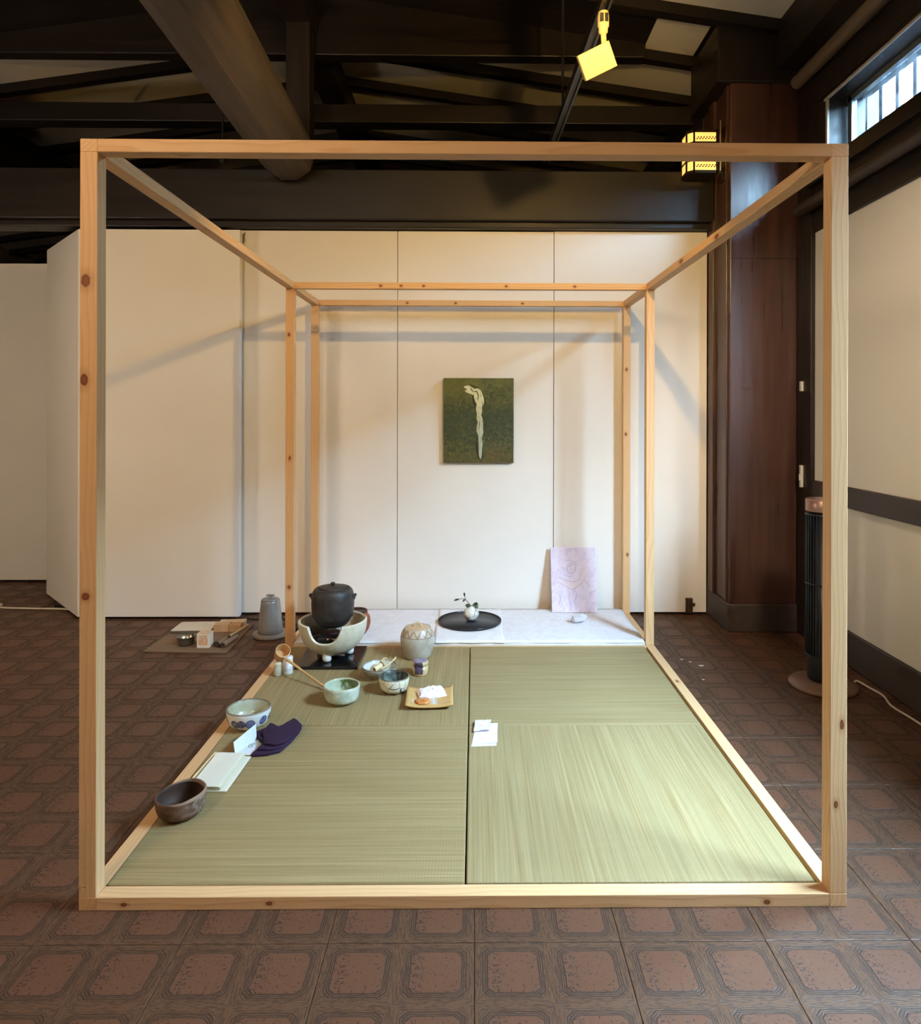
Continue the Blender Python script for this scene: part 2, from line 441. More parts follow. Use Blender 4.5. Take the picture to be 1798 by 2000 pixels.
bb = box('baseboard_right', (RW - .012, RW + .1, WIN2[0] - 2, 1.83, 0, .15), BASEM, None, bevel=.004)
tag(bb, 'dark brown baseboard along the right wall', 'baseboard', kind='structure')
# switches on the corner post
WP = plain('switch_plastic', '#d8d2c4', .4)
for z, l in ((.80, 'white light switch on the dark corner post, level with the dado rail'), (1.25, 'tiny white switch high on the dark corner post')):
    h = .055 if z < 1 else .025
    s_ = box('light_switch', (RW - .032, RW - .019, 1.905, 1.925, z - h, z + h), WP, bevel=.002); tag(s_, l, 'switch')
    if z < 1: box('switch_toggle', (RW - .037, RW - .031, 1.911, 1.919, z - .02, z + .01), WP, s_)
# pilaster
pl = thing('trim_1', 'dark varnished wooden pilaster with a plinth in the right corner', 'pilaster', (1.48, 2.12, 0), kind='structure')
box('shaft', (1.322, RW - .01, 1.99, 2.40, .14, 3.3), PIL, pl, bevel=.004)
boxes('plinth', [(1.306, RW - .01, 1.972, 2.42, 0, .143)], BASEM, pl, bevel=.006)
box('side_stile', (1.312, 1.330, 2.02, 2.06, .143, 3.2), PIL, pl, bevel=.003)
box('side_stile', (1.306, 1.330, 2.20, 2.282, .143, 3.2), PIL, pl, bevel=.003)
box('shaft_joint', (1.321, RW - .01, 1.9885, 1.9905, 1.903, 1.907), DWX, pl)

# windows
ALU = plain('pale_window_trim', '#b9ac96', .35, .5)
STEEL = plain('steel_window_rail', '#9aa3a8', .25, .6, Metallic=.7)
def glass_mat():
    s = N('dusty_glass', .1)
    out = s.t.nodes['Material Output']
    tr = s.n('ShaderNodeBsdfTransparent'); tr.inputs[0].default_value = (.93, .97, .98, 1)
    gl = s.n('ShaderNodeBsdfGlossy'); gl.inputs['Roughness'].default_value = .05
    df = s.n('ShaderNodeBsdfTranslucent'); df.inputs[0].default_value = (.7, .78, .85, 1)
    a = s.n('ShaderNodeMixShader'); a.inputs[0].default_value = .06; s.l(tr.outputs[0], a.inputs[1]); s.l(gl.outputs[0], a.inputs[2])
    dust = s.m_('ADD', s.m_('MULTIPLY', s.rng(s.noise(14, 4, .7), .45, .75), .035), s.m_('MULTIPLY', s.rng(s.vor(60), .12, .06, 0, 1), .12))
    b = s.n('ShaderNodeMixShader'); s.l(dust, b.inputs[0]); s.l(a.outputs[0], b.inputs[1]); s.l(df.outputs[0], b.inputs[2])
    s.l(b.outputs[0], out.inputs[0]); return s.m
GLASS = glass_mat()
w1 = thing('window_1', 'high clerestory window with outside bars in the right wall', 'window', (1.75, 0, 2.3), kind='structure')
y0, y1, z0, z1 = WIN1
boxes('window_frame', [(RW - .022, RW + .15, y1, y1 + .03, z0 - .015, z1 + .03), (RW - .022, RW + .15, y0 - .03, y0, z0 - .015, z1 + .03),
                       (RW - .026, RW + .15, y0, y1, z1, z1 + .03), (RW - .01, RW + .15, y0, y1, z0 - .015, z0)], DWY, w1, bevel=.002)
boxes('frame_bead', [(RW - .03, RW - .02, y0, y1 + .03, z1 - .002, z1 + .010), (RW - .03, RW - .02, y1 - .002, y1 + .014, z0, z1)], ALU, w1, bevel=.001)
boxes('sash_rail', [(RW + .06, RW + .085, y1 - .045, y1 - .012, z0, z1), (RW + .06, RW + .085, y0, y1, z1 - .028, z1), (RW + .06, RW + .085, y0, y1, z0, z0 + .018), (RW + .06, RW + .085, y0, y0 + .04, z0, z1)], STEEL, w1, bevel=.002)
for k in range(1):
    ya, yb = y0, y1
    box('pane', (RW + .070, RW + .074, ya + .002, yb - .002, z0 + .015, z1 - .02), GLASS, w1)
    if k: box('mullion', (RW + .055, RW + .09, ya - .012, ya + .012, z0, z1), DWZ, w1)
BARS = plain('outside_bar_paint', '#8288a6', .5)
for k in range(30):
    yb = 1.635 - k * .125
    if yb < y0: break
    box('lattice_bar', (RW + .205, RW + .225, yb - .014, yb + .014, z0 - .2, z1 + .10), BARS, w1, bevel=.003)
box('outer_eave', (RW + .20, RW + .225, y0 - .3, y1 + .5, 2.63, 2.76), dark_wood('eave_board', 'y', '#2a2522', '#3c3631', .7), w1)
box('outer_wall_return', (RW + .20, RW + .26, 1.735, y1 + .5, z0 - .4, z1 + .20), dark_wood('outer_wall_board', 'y', '#3a3734', '#504c48', .7), w1)
w2 = thing('window_2', 'large daylight window in the right wall, outside the picture', 'window', (1.75, -1, .5), kind='structure')
y0, y1, z0, z1 = WIN2
boxes('window_frame', [(RW - .015, RW + .06, y0 - .07, y0, z0 - .07, z1 + .07), (RW - .015, RW + .06, y1, y1 + .1, 0.15, z1 + .07), (RW - .015, RW + .06, y0, y1, z1, z1 + .07), (RW - .03, RW + .06, y0, y1, z0 - .07, z0)], DWY, w2, bevel=.002)
for yy in (-.03,): box('mullion', (RW + .02, RW + .05, yy - .02, yy + .02, z0, z1), DWZ, w2)

# rest of the shell, out of sight
for n, b in (('wall_left', (-5.2, -5.0, -4.7, 9, 0, 3.6)), ('wall_back', (-5.2, RW + .2, 8.0, 8.2, 0, 3.6)), ('wall_front', (-5.2, RW + .2, -4.8, -4.6, 0, 3.6)),
             ('wall_right_rear', (RW, RW + .2, 1.975, 8.2, 0, 3.6))):
    o = box(n, b, FARM); tag(o, {'wall_left': 'plain plaster wall far off to the left', 'wall_back': 'plain plaster wall behind the partitions', 'wall_front': 'plain plaster wall behind the viewer', 'wall_right_rear': 'plaster wall beyond the pilaster'}[n], 'wall', kind='structure')

# ------------------------------------------------------------------ ceiling and roof timbers
ce = thing('ceiling', 'low gabled plaster ceiling with dark stained roof timbers', 'ceiling', (0, 2, 3), kind='structure')
RX, RZ, SL = -.93, 3.41, .145        # ridge position and roof slope
def roofz(x): return RZ - SL * abs(x - RX)
XL, XR = -5.1, RW + .1
RY = [2.41 + .455 * k for k in range(-15, 13)]
def slope_box(name, xa, xb, y0, y1, t0, t1, mat):
    """slab following the roof slope between xa and xb, t0..t1 above the roof line"""
    bm = bmesh.new(); v = []
    for x in (xa, xb):
        for y in (y0, y1):
            for t in (t0, t1): v.append(bm.verts.new((x, y, roofz(x) + t)))
    for f in ((0, 1, 3, 2), (4, 6, 7, 5), (0, 4, 5, 1), (2, 3, 7, 6), (0, 2, 6, 4), (1, 5, 7, 3)): bm.faces.new([v[i] for i in f])
    return link(name, mesh(name, bm), mat, ce)
for k, y in enumerate(RY[:-1]):
    dark = abs(y - (2.41 - .455)) < .01
    slope_box('ceiling_board', XL, RX, y, RY[k + 1], .045, .075, DWX if dark else CEILM)
    if dark:
        slope_box('ceiling_board', RX, .97, y, RY[k + 1], .045, .075, DWX)
        slope_box('ceiling_board', .97, 1.25, y, RY[k + 1], .045, .075, CEILM)
        slope_box('ceiling_board', 1.25, XR, y, RY[k + 1], .045, .075, DWX)
    else:
        slope_box('ceiling_board', RX, XR, y, RY[k + 1], .045, .075, CEILM)
for y in RY:
    slope_box('rafter', XL, RX, y - .03, y + .03, -.012, .046, DWX)
    slope_box('rafter', RX, XR, y - .03, y + .03, -.012, .046, DWX)
box('roof_deck', (XL, XR + .6, -4.7, 9, 3.52, 3.6), FARM, ce)
def beam(name, x0, x1, y0, y1, z0, z1, m=DWX, bev=.006): return box(name, (x0, x1, y0, y1, z0, z1), m, ce, bevel=bev)
beam('ridge_beam', RX - .09, RX + .07, -4.6, 8, 3.22, 3.40, DWY)
beam('tie_beam', -5, 1.32, 2.20, 2.42, 2.152, 2.422)                 # over the partitions
beam('tie_beam_lip', -5, 1.32, 2.235, 2.36, 2.118, 2.154)
beam('collar_beam', -5, 1.40, 2.585, 2.70, 2.835, 2.945)
beam('upper_tie_beam', -5, .97, 2.335, 2.42, 3.105, 3.48)
beam('king_post', -1.005, -.875, 2.215, 2.333, 2.42, 3.42, DWZ)
beam('eave_purlin', -3.36, -3.12, -4.6, 8, 2.80, 3.03, DWY)
beam('eave_purlin', 1.32, 1.60, 2.42, 8, 2.74, 3.0, DWY)
beam('bracket_block', 1.25, 1.67, 1.972, 2.42, 2.80, 3.10, DWY)
# the log resting on the tie beam, its end worn round
A, B = Vector((-.97, 2.21, 2.475)), Vector((-.855, -1.6, 2.50))
pts = [A.lerp(B, k) for k in (0, .006, .014, .03, .1, .4, 1)]
rr = [.075, .115, .135, .142, .142, .140, .138]
bm = tube_bm(pts, rr, 10); lg = shade_auto(link('log_beam', mesh('log_beam', bm), LOGM, ce), 20)
lg.rotation_euler = (0, 0, 0)
tube('hanging_rod', [(-1.30, 2.1, 2.47), (-1.30, 2.1, 3.3)], .006, plain('black_rod_thin', '#15120f', .5), ce, seg=8)
lathe('rod_finial', [(.001, 0), (.014, .012), (.016, .028), (.008, .045), (.012, .055), (.006, .07)], (-1.30, 2.1, 2.41), plain('rod_finial_iron', '#15120f', .5), ce, seg=12)

# ------------------------------------------------------------------ lamps
BLACKM = plain('black_track', '#16161a', .35, .5)
CREAM = plain('cream_lamp_housing', '#d9bd84', .4, .4)
WARM = (1.0, .62, .18)
tr = thing('lighting_track', 'black lighting track hanging below the roof timbers', 'track', (.45, .6, 2.45))
def trp(y): return .50 - (y + 1.2) * .0305
bm = bmesh.new()
for off, w, z0, z1 in ((0, .018, 2.452, 2.475), (-.014, .004, 2.438, 2.455), (.014, .004, 2.438, 2.455)):
    v = [bm.verts.new((trp(y) + off + sx * w, y, z)) for y in (-1.4, 2.15) for sx in (-1, 1) for z in (z0, z1)]
    for f in ((0, 1, 3, 2), (4, 6, 7, 5), (0, 4, 5, 1), (2, 3, 7, 6), (0, 2, 6, 4), (1, 5, 7, 3)): bm.faces.new([v[i] for i in f])
link('rail', mesh('rail', bm), BLACKM, tr)
for y in (-.6, 1.6): tube('drop_rod', [(trp(y), y, 2.474), (trp(y), y, 3.2)], .006, BLACKM, tr, seg=8)
def emis(name, c, e):
    s = N(name); s.set(Emission_Color=(*c, 1), Emission_Strength=e); s.col((*c, 1)); return s.m
def spot(label, y, aim, power, cone, box_roll=0, blend=.5, radius=.02, drop=.0, parts=True, pos=None, tint=WARM):
    x = trp(y) if pos is None else pos[0]; z = 2.44 if pos is None else pos[2]
    t = thing('track_spotlight', label, 'spotlight', (x, y, z), 'track spotlights')
    lathe('adapter', [(.004, .0), (.017, -.004), (.019, -.02), (.019, -.05), (.015, -.056), (.015, -.07), (.006, -.078)], (x, y, z), CREAM, t, seg=20)
    boxes('adapter_lever', [(x - .013, x - .002, y - .0215, y - .017, z - .043, z - .016), (x + .002, x + .013, y - .0215, y - .017, z - .043, z - .016)], BLACKM, t)
    hc = Vector((x - .022, y, z - .165 - drop))
    tube('stem', [(x, y, z - .07), (x + .004, y, z - .125 - drop * .8)], .009, CREAM, t, seg=12)
    d = (Vector(aim) - hc).normalized()
    # flat square housing: its lamp face looks along d
    q = d.to_track_quat('-Z', 'Y')
    M = Matrix.Translation(hc) @ q.to_matrix().to_4x4() @ Matrix.Rotation(box_roll, 4, 'Z')
    bm = bmesh.new(); bx(bm, -.056, .056, -.041, .041, -.012, .016); bmesh.ops.transform(bm, matrix=M, verts=bm.verts)
    link('housing', mesh('housing', bm), CREAM, t, bevel=.003)
    bm = bmesh.new(); bx(bm, -.05, .05, -.037, .037, -.0135, -.0118); bmesh.ops.transform(bm, matrix=M, verts=bm.verts)
    link('lamp_face', mesh('lamp_face', bm), emis('lamp_glow', WARM, 12), t)
    ld = bpy.data.lights.new('spot_light', 'SPOT'); ld.energy = power; ld.color = tint; ld.spot_size = R(cone); ld.spot_blend = blend; ld.shadow_soft_size = radius
    lo = bpy.data.objects.new('spot_light', ld); COL.objects.link(lo); lo.parent = t; lo.matrix_parent_inverse = Matrix.Translation(-t.location)
    lo.matrix_basis = Matrix.Translation(hc + d * .03) @ q.to_matrix().to_4x4()
    return t
spot('cream track spotlight with a square housing, hanging above the frame', .74, (.30, 2.55, 3.05), 5, 80, box_roll=.46)
spot('cream track spotlight above the front beam, out of the picture', 0.0, (-.25, 2.28, 1.95), 74, 108, pos=(.535, 0, 2.385))
spot('cream track spotlight behind the viewer lighting the left partitions', -1.0, (-.9, 2.2, 1.7), 7, 100, pos=(-.9, -1.0, 2.46))

for gx, gy, pw_, lb_ in ((-1.3, -2.0, 54, 'unseen fill globe added behind the viewer'), (-3.1, .35, 24, 'unseen fill globe added low, far off to the left')):  # unseen globes added to lift the warm ambient fill
    gz = 2.2 if pw_ > 40 else 1.35
    gl = thing('fill_globe', lb_, 'lamp', (gx, gy, gz), 'added fill globes')
    lathe('fill_globe_shell', [(.03, -.22)] + [(.22 * math.sin(R(a)), -.22 * math.cos(R(a))) for a in range(15, 170, 15)] + [(.03, .22)], (gx, gy, gz), emis('fill_globe_glow', (1.0, .80, .58), pw_), gl, seg=24)
    tube('cord', [(gx, gy, gz + .22), (gx, gy, 3.05)], .004, BLACKM, gl, seg=6)

spot('unseen spotlight added behind the viewer to brighten the right wall', -.9, (1.68, 1.05, 1.3), 190, 46, pos=(1.12, -.9, 2.46), radius=.15, blend=.85, tint=(1.0, .82, .60))  # added fill spot, only there to lift the right wall

# wall lantern on the pilaster
BR = plain('blackened_brass', '#3a2a18', .4, .6, Metallic=.7)
LG = emis('lantern_glow', (1.0, .54, .13), 1.15)
def lant():
    t = thing('wall_lantern', 'lit amber wall lantern with a metal frame on the pilaster', 'lamp', (1.2, 2.1, 2.35))
    x0, x1, y0, y1, z0, z1 = 1.115, 1.262, 2.02, 2.16, 2.352, 2.575; c = .03
    pts = [(x0 + c, y0), (x1, y0), (x1, y1), (x0 + c, y1), (x0, y1 - c), (x0, y0 + c)]
    prism('glass_body', pts, z0 + .012, z1 - .012, LG, t)
    o = lambda d: [(x0 + c - d, y0 - d), (x1 + d, y0 - d), (x1 + d, y1 + d), (x0 + c - d, y1 + d), (x0 - d, y1 - c + d), (x0 - d, y0 + c - d)]
    for za, zb in ((z0, z0 + .014), (z0 + .062, z0 + .070), (z1 - .07, z1 - .062), (z1 - .014, z1)):
        prism('frame_band', o(.004), za, zb, BR, t)
    for (x, y) in pts: box('frame_bar', (x - .004, x + .004, y - .004, y + .004, z0, z1), BR, t)
    bm = bmesh.new()
    for za in (z0 + .03, z1 - .05):
        for k in range(7):
            x = x0 + c + .012 + k * .015
            bx(bm, x, x + .006, y0 - .003, y0 - .0005, za, za + .006); bx(bm, x + .006, x + .012, y0 - .003, y0 - .0005, za + .008, za + .014)
    link('pierced_ornament', mesh('pierced_ornament', bm), BR, t)['kind'] = 'stuff'
    box('bracket_arm', (x1 - .01, 1.322, 2.07, 2.11, z0 + .03, z0 + .05), BR, t)
    tube('bracket_bar', [(1.285, 2.03, z0 - .002), (1.285, 2.03, z1 + .05)], .004, plain('bracket_steel', '#c8b79a', .3, .6, Metallic=.8), t, seg=8)
    lathe('bracket_knob', [(.001, -.012), (.010, -.006), (.011, .002), (.004, .01)], (1.285, 2.03, z0 + .005), BR, t, seg=12)
    box('back_plate', (1.312, 1.323, 2.04, 2.14, z0 - .02, z1 + .03), BR, t, bevel=.003)
lant()

# ------------------------------------------------------------------ the timber frame (a tea room drawn in bars)
W2, FH, PWD, PDP, BH, D1, D2 = .86, 1.72, .0385, .038, .0295, 1.693, 2.198
fr = thing('timber_frame', 'open cube frame of pale pine bars around the tatami', 'frame', (0, 1.1, 0))
def bar(name, b, axis, seed, knots=(), tone=0.0, off=None):
    rnd = random.Random(seed)
    cx, cy, cz = (b[0] + b[1]) / 2, (b[2] + b[3]) / 2, (b[4] + b[5]) / 2
    o = off or (rnd.uniform(.02, .06), rnd.uniform(-.05, .05))
    c = {'x': (cy, cz), 'y': (cx, cz), 'z': (cx, cy)}[axis]
    m = wood_pine('pine_%d' % seed, axis, (-c[0] + o[0], -c[1] + o[1]), knots, tone, seed)
    return box(name, b, m, fr, bevel=.0012, seg=1)
ye = D2 + PDP
k = .009
bar('post', (-W2, -W2 + PWD, 0, PDP, BH, FH - BH), 'z', 1, [(-.847, 0, 1.404, .011, 1.4), (-.850, 0, 1.183, .009, 1.6), (-.846, 0, .70, .009, 1.0)], .12)
bar('post', (W2 - PWD, W2, 0, PDP, BH, FH - BH), 'z', 2, [(.835, 0, .23, .005, 1.8), (.848, 0, .41, .005, 2.4)])
bar('post', (-W2, -W2 + PWD, D1, D1 + PDP, BH, FH - BH), 'z', 3, [(-.845, D1, 1.475, .006, 1.5), (-.842, D1, .30, .008, 1.2), (-.84, D1, .9, .005, 2)], .25)
bar('post', (W2 - PWD, W2, D1, D1 + PDP, BH, FH - BH), 'z', 4)
bar('post', (-W2, -W2 + PWD, D2, ye, BH, FH - BH), 'z', 5)
bar('post', (W2 - PWD, W2, D2, ye, BH, FH - BH), 'z', 6, [(.838, D2, 1.35, .006, 1.5), (.845, D2, .35, .006, 1.5), (.835, D2, 1.0, .006, 1.5)])
bar('side_rail', (-W2, -W2 + PWD, 0, ye, FH - BH, FH), 'y', 7)
bar('side_rail', (W2 - PWD, W2, 0, ye, FH - BH, FH), 'y', 8, [(.822, .75, 1.70, .008, 2.5), (.822, 1.15, 1.705, .008, 3)])
bar('side_rail', (-W2, -W2 + PWD, 0, ye, 0, BH), 'y', 9, [(-.84, 1.0, BH, .008, 3)], .25)
bar('side_rail', (W2 - PWD, W2, 0, ye, 0, BH), 'y', 10, [(.84, 1.25, BH, .006, 2)])
bar('cross_beam', (-W2 + PWD, W2 - PWD, 0, PDP, FH - BH, FH), 'x', 11, (), .12)
bar('cross_beam', (-W2 + PWD, W2 - PWD, 0, PDP, 0, BH), 'x', 12, [(-.76, 0, .013, .005, 1.5), (-.437, 0, .014, .005, 1.5), (.68, 0, .011, .006, 1.3)], .1)
bar('cross_beam', (-W2 + PWD, W2 - PWD, D1, D1 + PDP, FH - BH, FH), 'x', 13, [(x, D1, 1.704, .0055, 1.2) for x in (-.42, -.325, -.22, .165, .485)])
bar('cross_beam', (-W2 + PWD, W2 - PWD, D2, ye, FH - BH, FH), 'x', 14, [(x, D2, 1.704, .0055, 1.2) for x in (-.345, -.085, .275)])
bar('cross_beam', (-W2 + PWD, W2 - PWD, D1 - .021, D1 + PDP - .021, 0, BH), 'x', 15)
bar('cross_beam', (-W2 + PWD, W2 - PWD, D2, ye, 0, BH), 'x', 16)

# ------------------------------------------------------------------ tatami
def tatami_mat(name, axis, seed, warm):
    s = N(name, .62, .25)
    L = (1, .012, 1) if axis == 'y' else (.012, 1, 1)
    L2 = (1, .05, 1) if axis == 'y' else (.05, 1, 1)
    st = s.noise(170, 3, .6, v=s.map(L, loc=(seed, seed * 2, 0)))
    st2 = s.noise(28, 2, .5, v=s.map(L2, loc=(seed * 3, seed, 0)))
    rib = s.wave(150 if axis == 'y' else 150, 0, 0, d='X' if axis == 'y' else 'Y')
    bind = s.wave(42, .4, 1, d='Y' if axis == 'y' else 'X')
    c = s.ramp(st, [(.22, '#846f49'), (.45, '#978258'), (.62, '#a48e65'), (.8, '#b9a376')])
    c = s.mix(s.rng(st2, .35, .7, 0, .35), c, '#9f885d' if warm else '#9f916b')
    c = s.mix(s.m_('MULTIPLY', s.m_('MULTIPLY', s.m_('SUBTRACT', 1.0, rib), bind), .20), c, '#675d3f')
    s.col(c); s.bump(s.m_('ADD', s.m_('MULTIPLY', st, .6), s.m_('ADD', rib, s.m_('MULTIPLY', bind, .5))), .35, .0012)
    return s.m
TZ = .0317; XM = .0003; XLm, XRm = -.8215, .810
def tatami(x0, x1, y0, y1, axis, label, seed, warm):
    t = thing('tatami_mat', label, 'tatami', ((x0 + x1) / 2, (y0 + y1) / 2, 0), 'four borderless tatami mats')
    m = tatami_mat('woven_rush_%d' % seed, axis, seed, warm)
    g = .0018
    box('rush_cover', (x0 + g, x1 - g, y0 + g, y1 - g, .012, TZ), m, t, bevel=.004, seg=3)
    box('core', (x0 + g + .001, x1 - g - .001, y0 + g + .001, y1 - g - .001, 0.0012, .014), plain('straw_core', '#6d6443', .9), t)
YA, YB, YC = .039, .8535, 1.669
tatami(XLm, XM, YA, YB, 'x', 'front left tatami mat, the brown bowl and folded papers on it', 1, True)
tatami(XM, XRm, YA, YB, 'y', 'front right tatami mat, its rush running toward the viewer', 2, False)
tatami(XLm, XM, YB, YC, 'y', 'rear left tatami mat, under the brazier, jar and tea bowls', 3, True)
tatami(XM, XRm, YB, YC, 'x', 'rear right tatami mat with nothing set on it', 4, False)

# ------------------------------------------------------------------ white display base at the back
def paper_mat(name, c0='#e6e3e6', c1='#d9d5da'):
    s = N(name, .8, .2)
    f = s.noise(22, 5, .7, 1.0); s.col(s.mix(s.rng(f, .35, .7), c0, c1)); s.bump(s.noise(35, 5, .65), .35, .004); return s.m
PZ = .050
pb = thing('display_base', 'low white base across the back, covered with sheets of handmade paper', 'platform', (0, 1.94, BH))
box('board', (-.815, .815, 1.678, 2.196, BH + .001, PZ - .003), plain('white_board', '#e4dfd6', .7), pb, bevel=.002)
pm = paper_mat('handmade_paper')
def sheet(name, x0, x1, y0, y1, z, mat, parent, nx=24, ny=16, amp=.0012, seed=0, thick=.0012, edge=.004):
    rnd = random.Random(seed); ph = [rnd.uniform(0, 6) for _ in range(6)]
    bm = bmesh.new(); G = []
    for j in range(ny + 1):
        row = []
        for i in range(nx + 1):
            u, v = i / nx, j / ny
            x = x0 + (x1 - x0) * u + (edge * math.sin(v * 9 + ph[0]) if i in (0, nx) else 0)
            y = y0 + (y1 - y0) * v + (edge * (math.sin(u * 14 + ph[1]) + .6 * math.sin(u * 37 + ph[2])) * .5 if j in (0, ny) else 0)
            zz = z + amp * (math.sin(u * 11 + ph[3]) * math.sin(v * 7 + ph[4]) + 1) * .5
            if j == 0: zz = z - .002
            row.append(bm.verts.new((x, y, zz)))
        G.append(row)
    for j in range(ny):
        for i in range(nx): bm.faces.new((G[j][i], G[j][i + 1], G[j + 1][i + 1], G[j + 1][i]))
    o = link(name, mesh(name, bm), mat, parent, smooth=True)
    sm = o.modifiers.new('s', 'SOLIDIFY'); sm.thickness = thick; sm.offset = 1
    return o
sheet('paper_sheet', -.814, -.14, 1.676, 2.230, PZ - .0025, pm, pb, seed=1)
sheet('paper_sheet', .13, .814, 1.676, 2.230, PZ - .0025, pm, pb, seed=2)
sheet('paper_sheet', -.17, .16, 1.672, 2.230, PZ - .0012, paper_mat('handmade_paper_middle', '#eceaec', '#dfdce0'), pb, seed=3)
PT = PZ + .0005          # top of the paper

# ------------------------------------------------------------------ paintings
def green_canvas():
    s = N('green_oil_painting', .45, .45)
    p = s.map((1, 1, 1)); n1 = s.noise(24, 6, .75, 1.8); n2 = s.noise(85, 4, .7, 2.0); n3 = s.noise(7, 3)
    x, y, z = s.sep()
    c = s.ramp(n1, [(.33, '#12170b'), (.45, '#2b371a'), (.54, '#434c22'), (.68, '#6b6833')])
    c = s.mix(s.rng(n2, .52, .64, 0, .6), c, '#757640')
    c = s.mix(s.rng(n2, .46, .34, 0, .6), c, '#1b2114')
    c = s.mix(s.m_('MULTIPLY', s.rng(z, 1.12, 1.27, 0, 1), s.rng(n3, .35, .6, .1, .55)), c, '#7f7f38')
    c = s.mix(s.m_('MULTIPLY', s.rng(z, .98, .88, 0, 1), s.rng(n3, .35, .6, .1, .5)), c, '#66531f')
    mid = s.m_('MULTIPLY', s.rng(z, 1.18, 1.10, 0, 1), s.rng(z, .96, 1.02, 0, 1))
    c = s.mix(s.m_('MULTIPLY', mid, .45), c, '#2b3a26')
    s.col(c); s.bump(n2, .5, .003); return s.m
CX0, CX1, CZ0, CZ1, CYF = -.151, .232, .842, 1.304, 2.252
gp = thing('painting', 'dark green oil painting of a pale bent figure hung on the white wall', 'painting', (.04, 2.27, CZ0))
cv = box('canvas', (CX0, CX1, CYF, 2.2848, CZ0, CZ1), green_canvas(), gp, bevel=.002)
def flat_shape(name, pts, y, th, mat, parent):
    bm = bmesh.new(); a = [bm.verts.new((x, y, z)) for x, z in pts]; b = [bm.verts.new((x, y + th, z)) for x, z in pts]
    n = len(pts); bm.faces.new(a); bm.faces.new(b[::-1])
    for i in range(n): bm.faces.new((a[i], b[i], b[(i + 1) % n], a[(i + 1) % n]))
    return link(name, mesh(name, bm), mat, parent)
def cpt(u, v): return (CX0 + (u - 155) / 1370 * (CX1 - CX0), CZ1 - (v - 185) / 1625 * (CZ1 - CZ0))
fig = [(555, 345), (640, 325), (700, 362), (760, 395), (820, 385), (880, 420), (910, 480), (940, 580), (950, 640), (935, 700), (912, 760), (905, 830), (892, 900), (915, 960), (930, 1060), (925, 1150), (935, 1230), (905, 1330), (920, 1440), (905, 1560), (905, 1660), (890, 1750), (862, 1710), (845, 1660), (848, 1560), (840, 1420), (835, 1290), (797, 1200), (808, 1110), (825, 1040), (800, 960), (805, 860), (785, 780), (805, 690), (770, 630), (750, 560), (752, 512), (680, 490), (610, 465), (565, 430), (612, 415), (600, 392), (560, 372)]
pf = N('pale_paint', .5, .4); x_, y_, z_ = pf.sep()
pf.col(pf.mix(pf.rng(pf.noise(30, 3), .35, .7), pf.mix(pf.rng(z_, 1.2, .95), '#e4e0b8', '#b9c0ab'), pf.mix(pf.rng(z_, 1.2, .95), '#cfcf9f', '#93a08f'))); pf.bump(pf.noise(90, 3), .3, .002)
flat_shape('painted_figure', [cpt(*q) for q in fig], CYF - .0011, .0013, pf.m, gp)
DK = plain('dark_brush_paint', '#34402a', .5); BK = plain('umber_brush_paint', '#262417', .5)
def stroke(pts, w, mat, parent, y, name='brush_stroke', f=cpt):
    P = [Vector(f(*q)) for q in pts]; L, Rr = [], []
    for i, p in enumerate(P):
        t = (P[min(i + 1, len(P) - 1)] - P[max(i - 1, 0)]).normalized(); n = Vector((-t.y, t.x))
        ww = w * (1 - .6 * abs(2 * i / (len(P) - 1) - 1))
        L.append(tuple(p + n * ww)); Rr.append(tuple(p - n * ww))
    return flat_shape(name, L + Rr[::-1], y, .0008, mat, parent)
for q, w in (([(680, 375), (700, 410), (735, 445)], .003), ([(735, 445), (800, 440), (835, 520), (820, 610)], .0035), ([(800, 430), (825, 425)], .002), ([(880, 500), (892, 555)], .003), ([(915, 640), (925, 700), (905, 780)], .002), ([(850, 1000), (860, 1060), (845, 1180)], .002), ([(800, 560), (780, 600)], .0015)):
    stroke(q, w, DK, gp, CYF - .0018)
for q, w in (([(725, 530), (740, 620), (765, 690), (770, 800)], .007), ([(800, 1300), (805, 1450), (810, 1600), (845, 1740)], .006), ([(930, 1640), (905, 1720), (885, 1790)], .004), ([(960, 560), (968, 640), (950, 720)], .003), ([(660, 305), (760, 350), (850, 370)], .004)):
    stroke(q, w, BK, gp, CYF - .0006)

def pink_canvas():
    s = N('pink_watercolour', .8, .2)
    n1 = s.noise(20, 5, .7, 1.2); n2 = s.noise(55, 4, .6)
    c = s.ramp(n1, [(.3, '#c6b6ca'), (.48, '#d5c8d8'), (.62, '#dfcfdc'), (.8, '#ccc8de')])
    c = s.mix(s.rng(n2, .55, .68, 0, .4), c, '#b9aac4'); s.col(c); return s.m
pk = thing('painting', 'small pink and lilac painting leaning against the white wall', 'painting', (.555, 2.15, PT))
lean = .105; hh = .342; x0, x1, yb = .434, .676, 2.150
ang = math.atan2(lean, hh)
MP = Matrix.Translation((0, yb, PT + .001)) @ Matrix.Rotation(-ang, 4, 'X')
def lean_box(name, b, mat):
    bm = bmesh.new(); bx(bm, *b); bmesh.ops.transform(bm, matrix=MP, verts=bm.verts); return link(name, mesh(name, bm), mat, pk, bevel=.0008, seg=1)
lean_box('canvas', (x0, x1, 0, .012, 0, hh), pink_canvas())
lean_box('stretcher_bar', (x0 + .004, x1 - .004, .0121, .020, .004, .04), plain('stretcher_wood', '#b59a78', .7))
def ppt(u, v): return (x0 + (u - 410) / 975 * (x1 - x0), hh - (v - 245) / 1400 * hh)
def pstroke(pts, w, mat):
    o = stroke(pts, w, mat, pk, -.0006, f=ppt); o.data.transform(MP); return o
TN = plain('tan_line_paint', '#bda7a6', .8); VI = plain('violet_line_paint', '#bcafc8', .8)
OC = plain('ochre_wash', '#dccad2', .8)
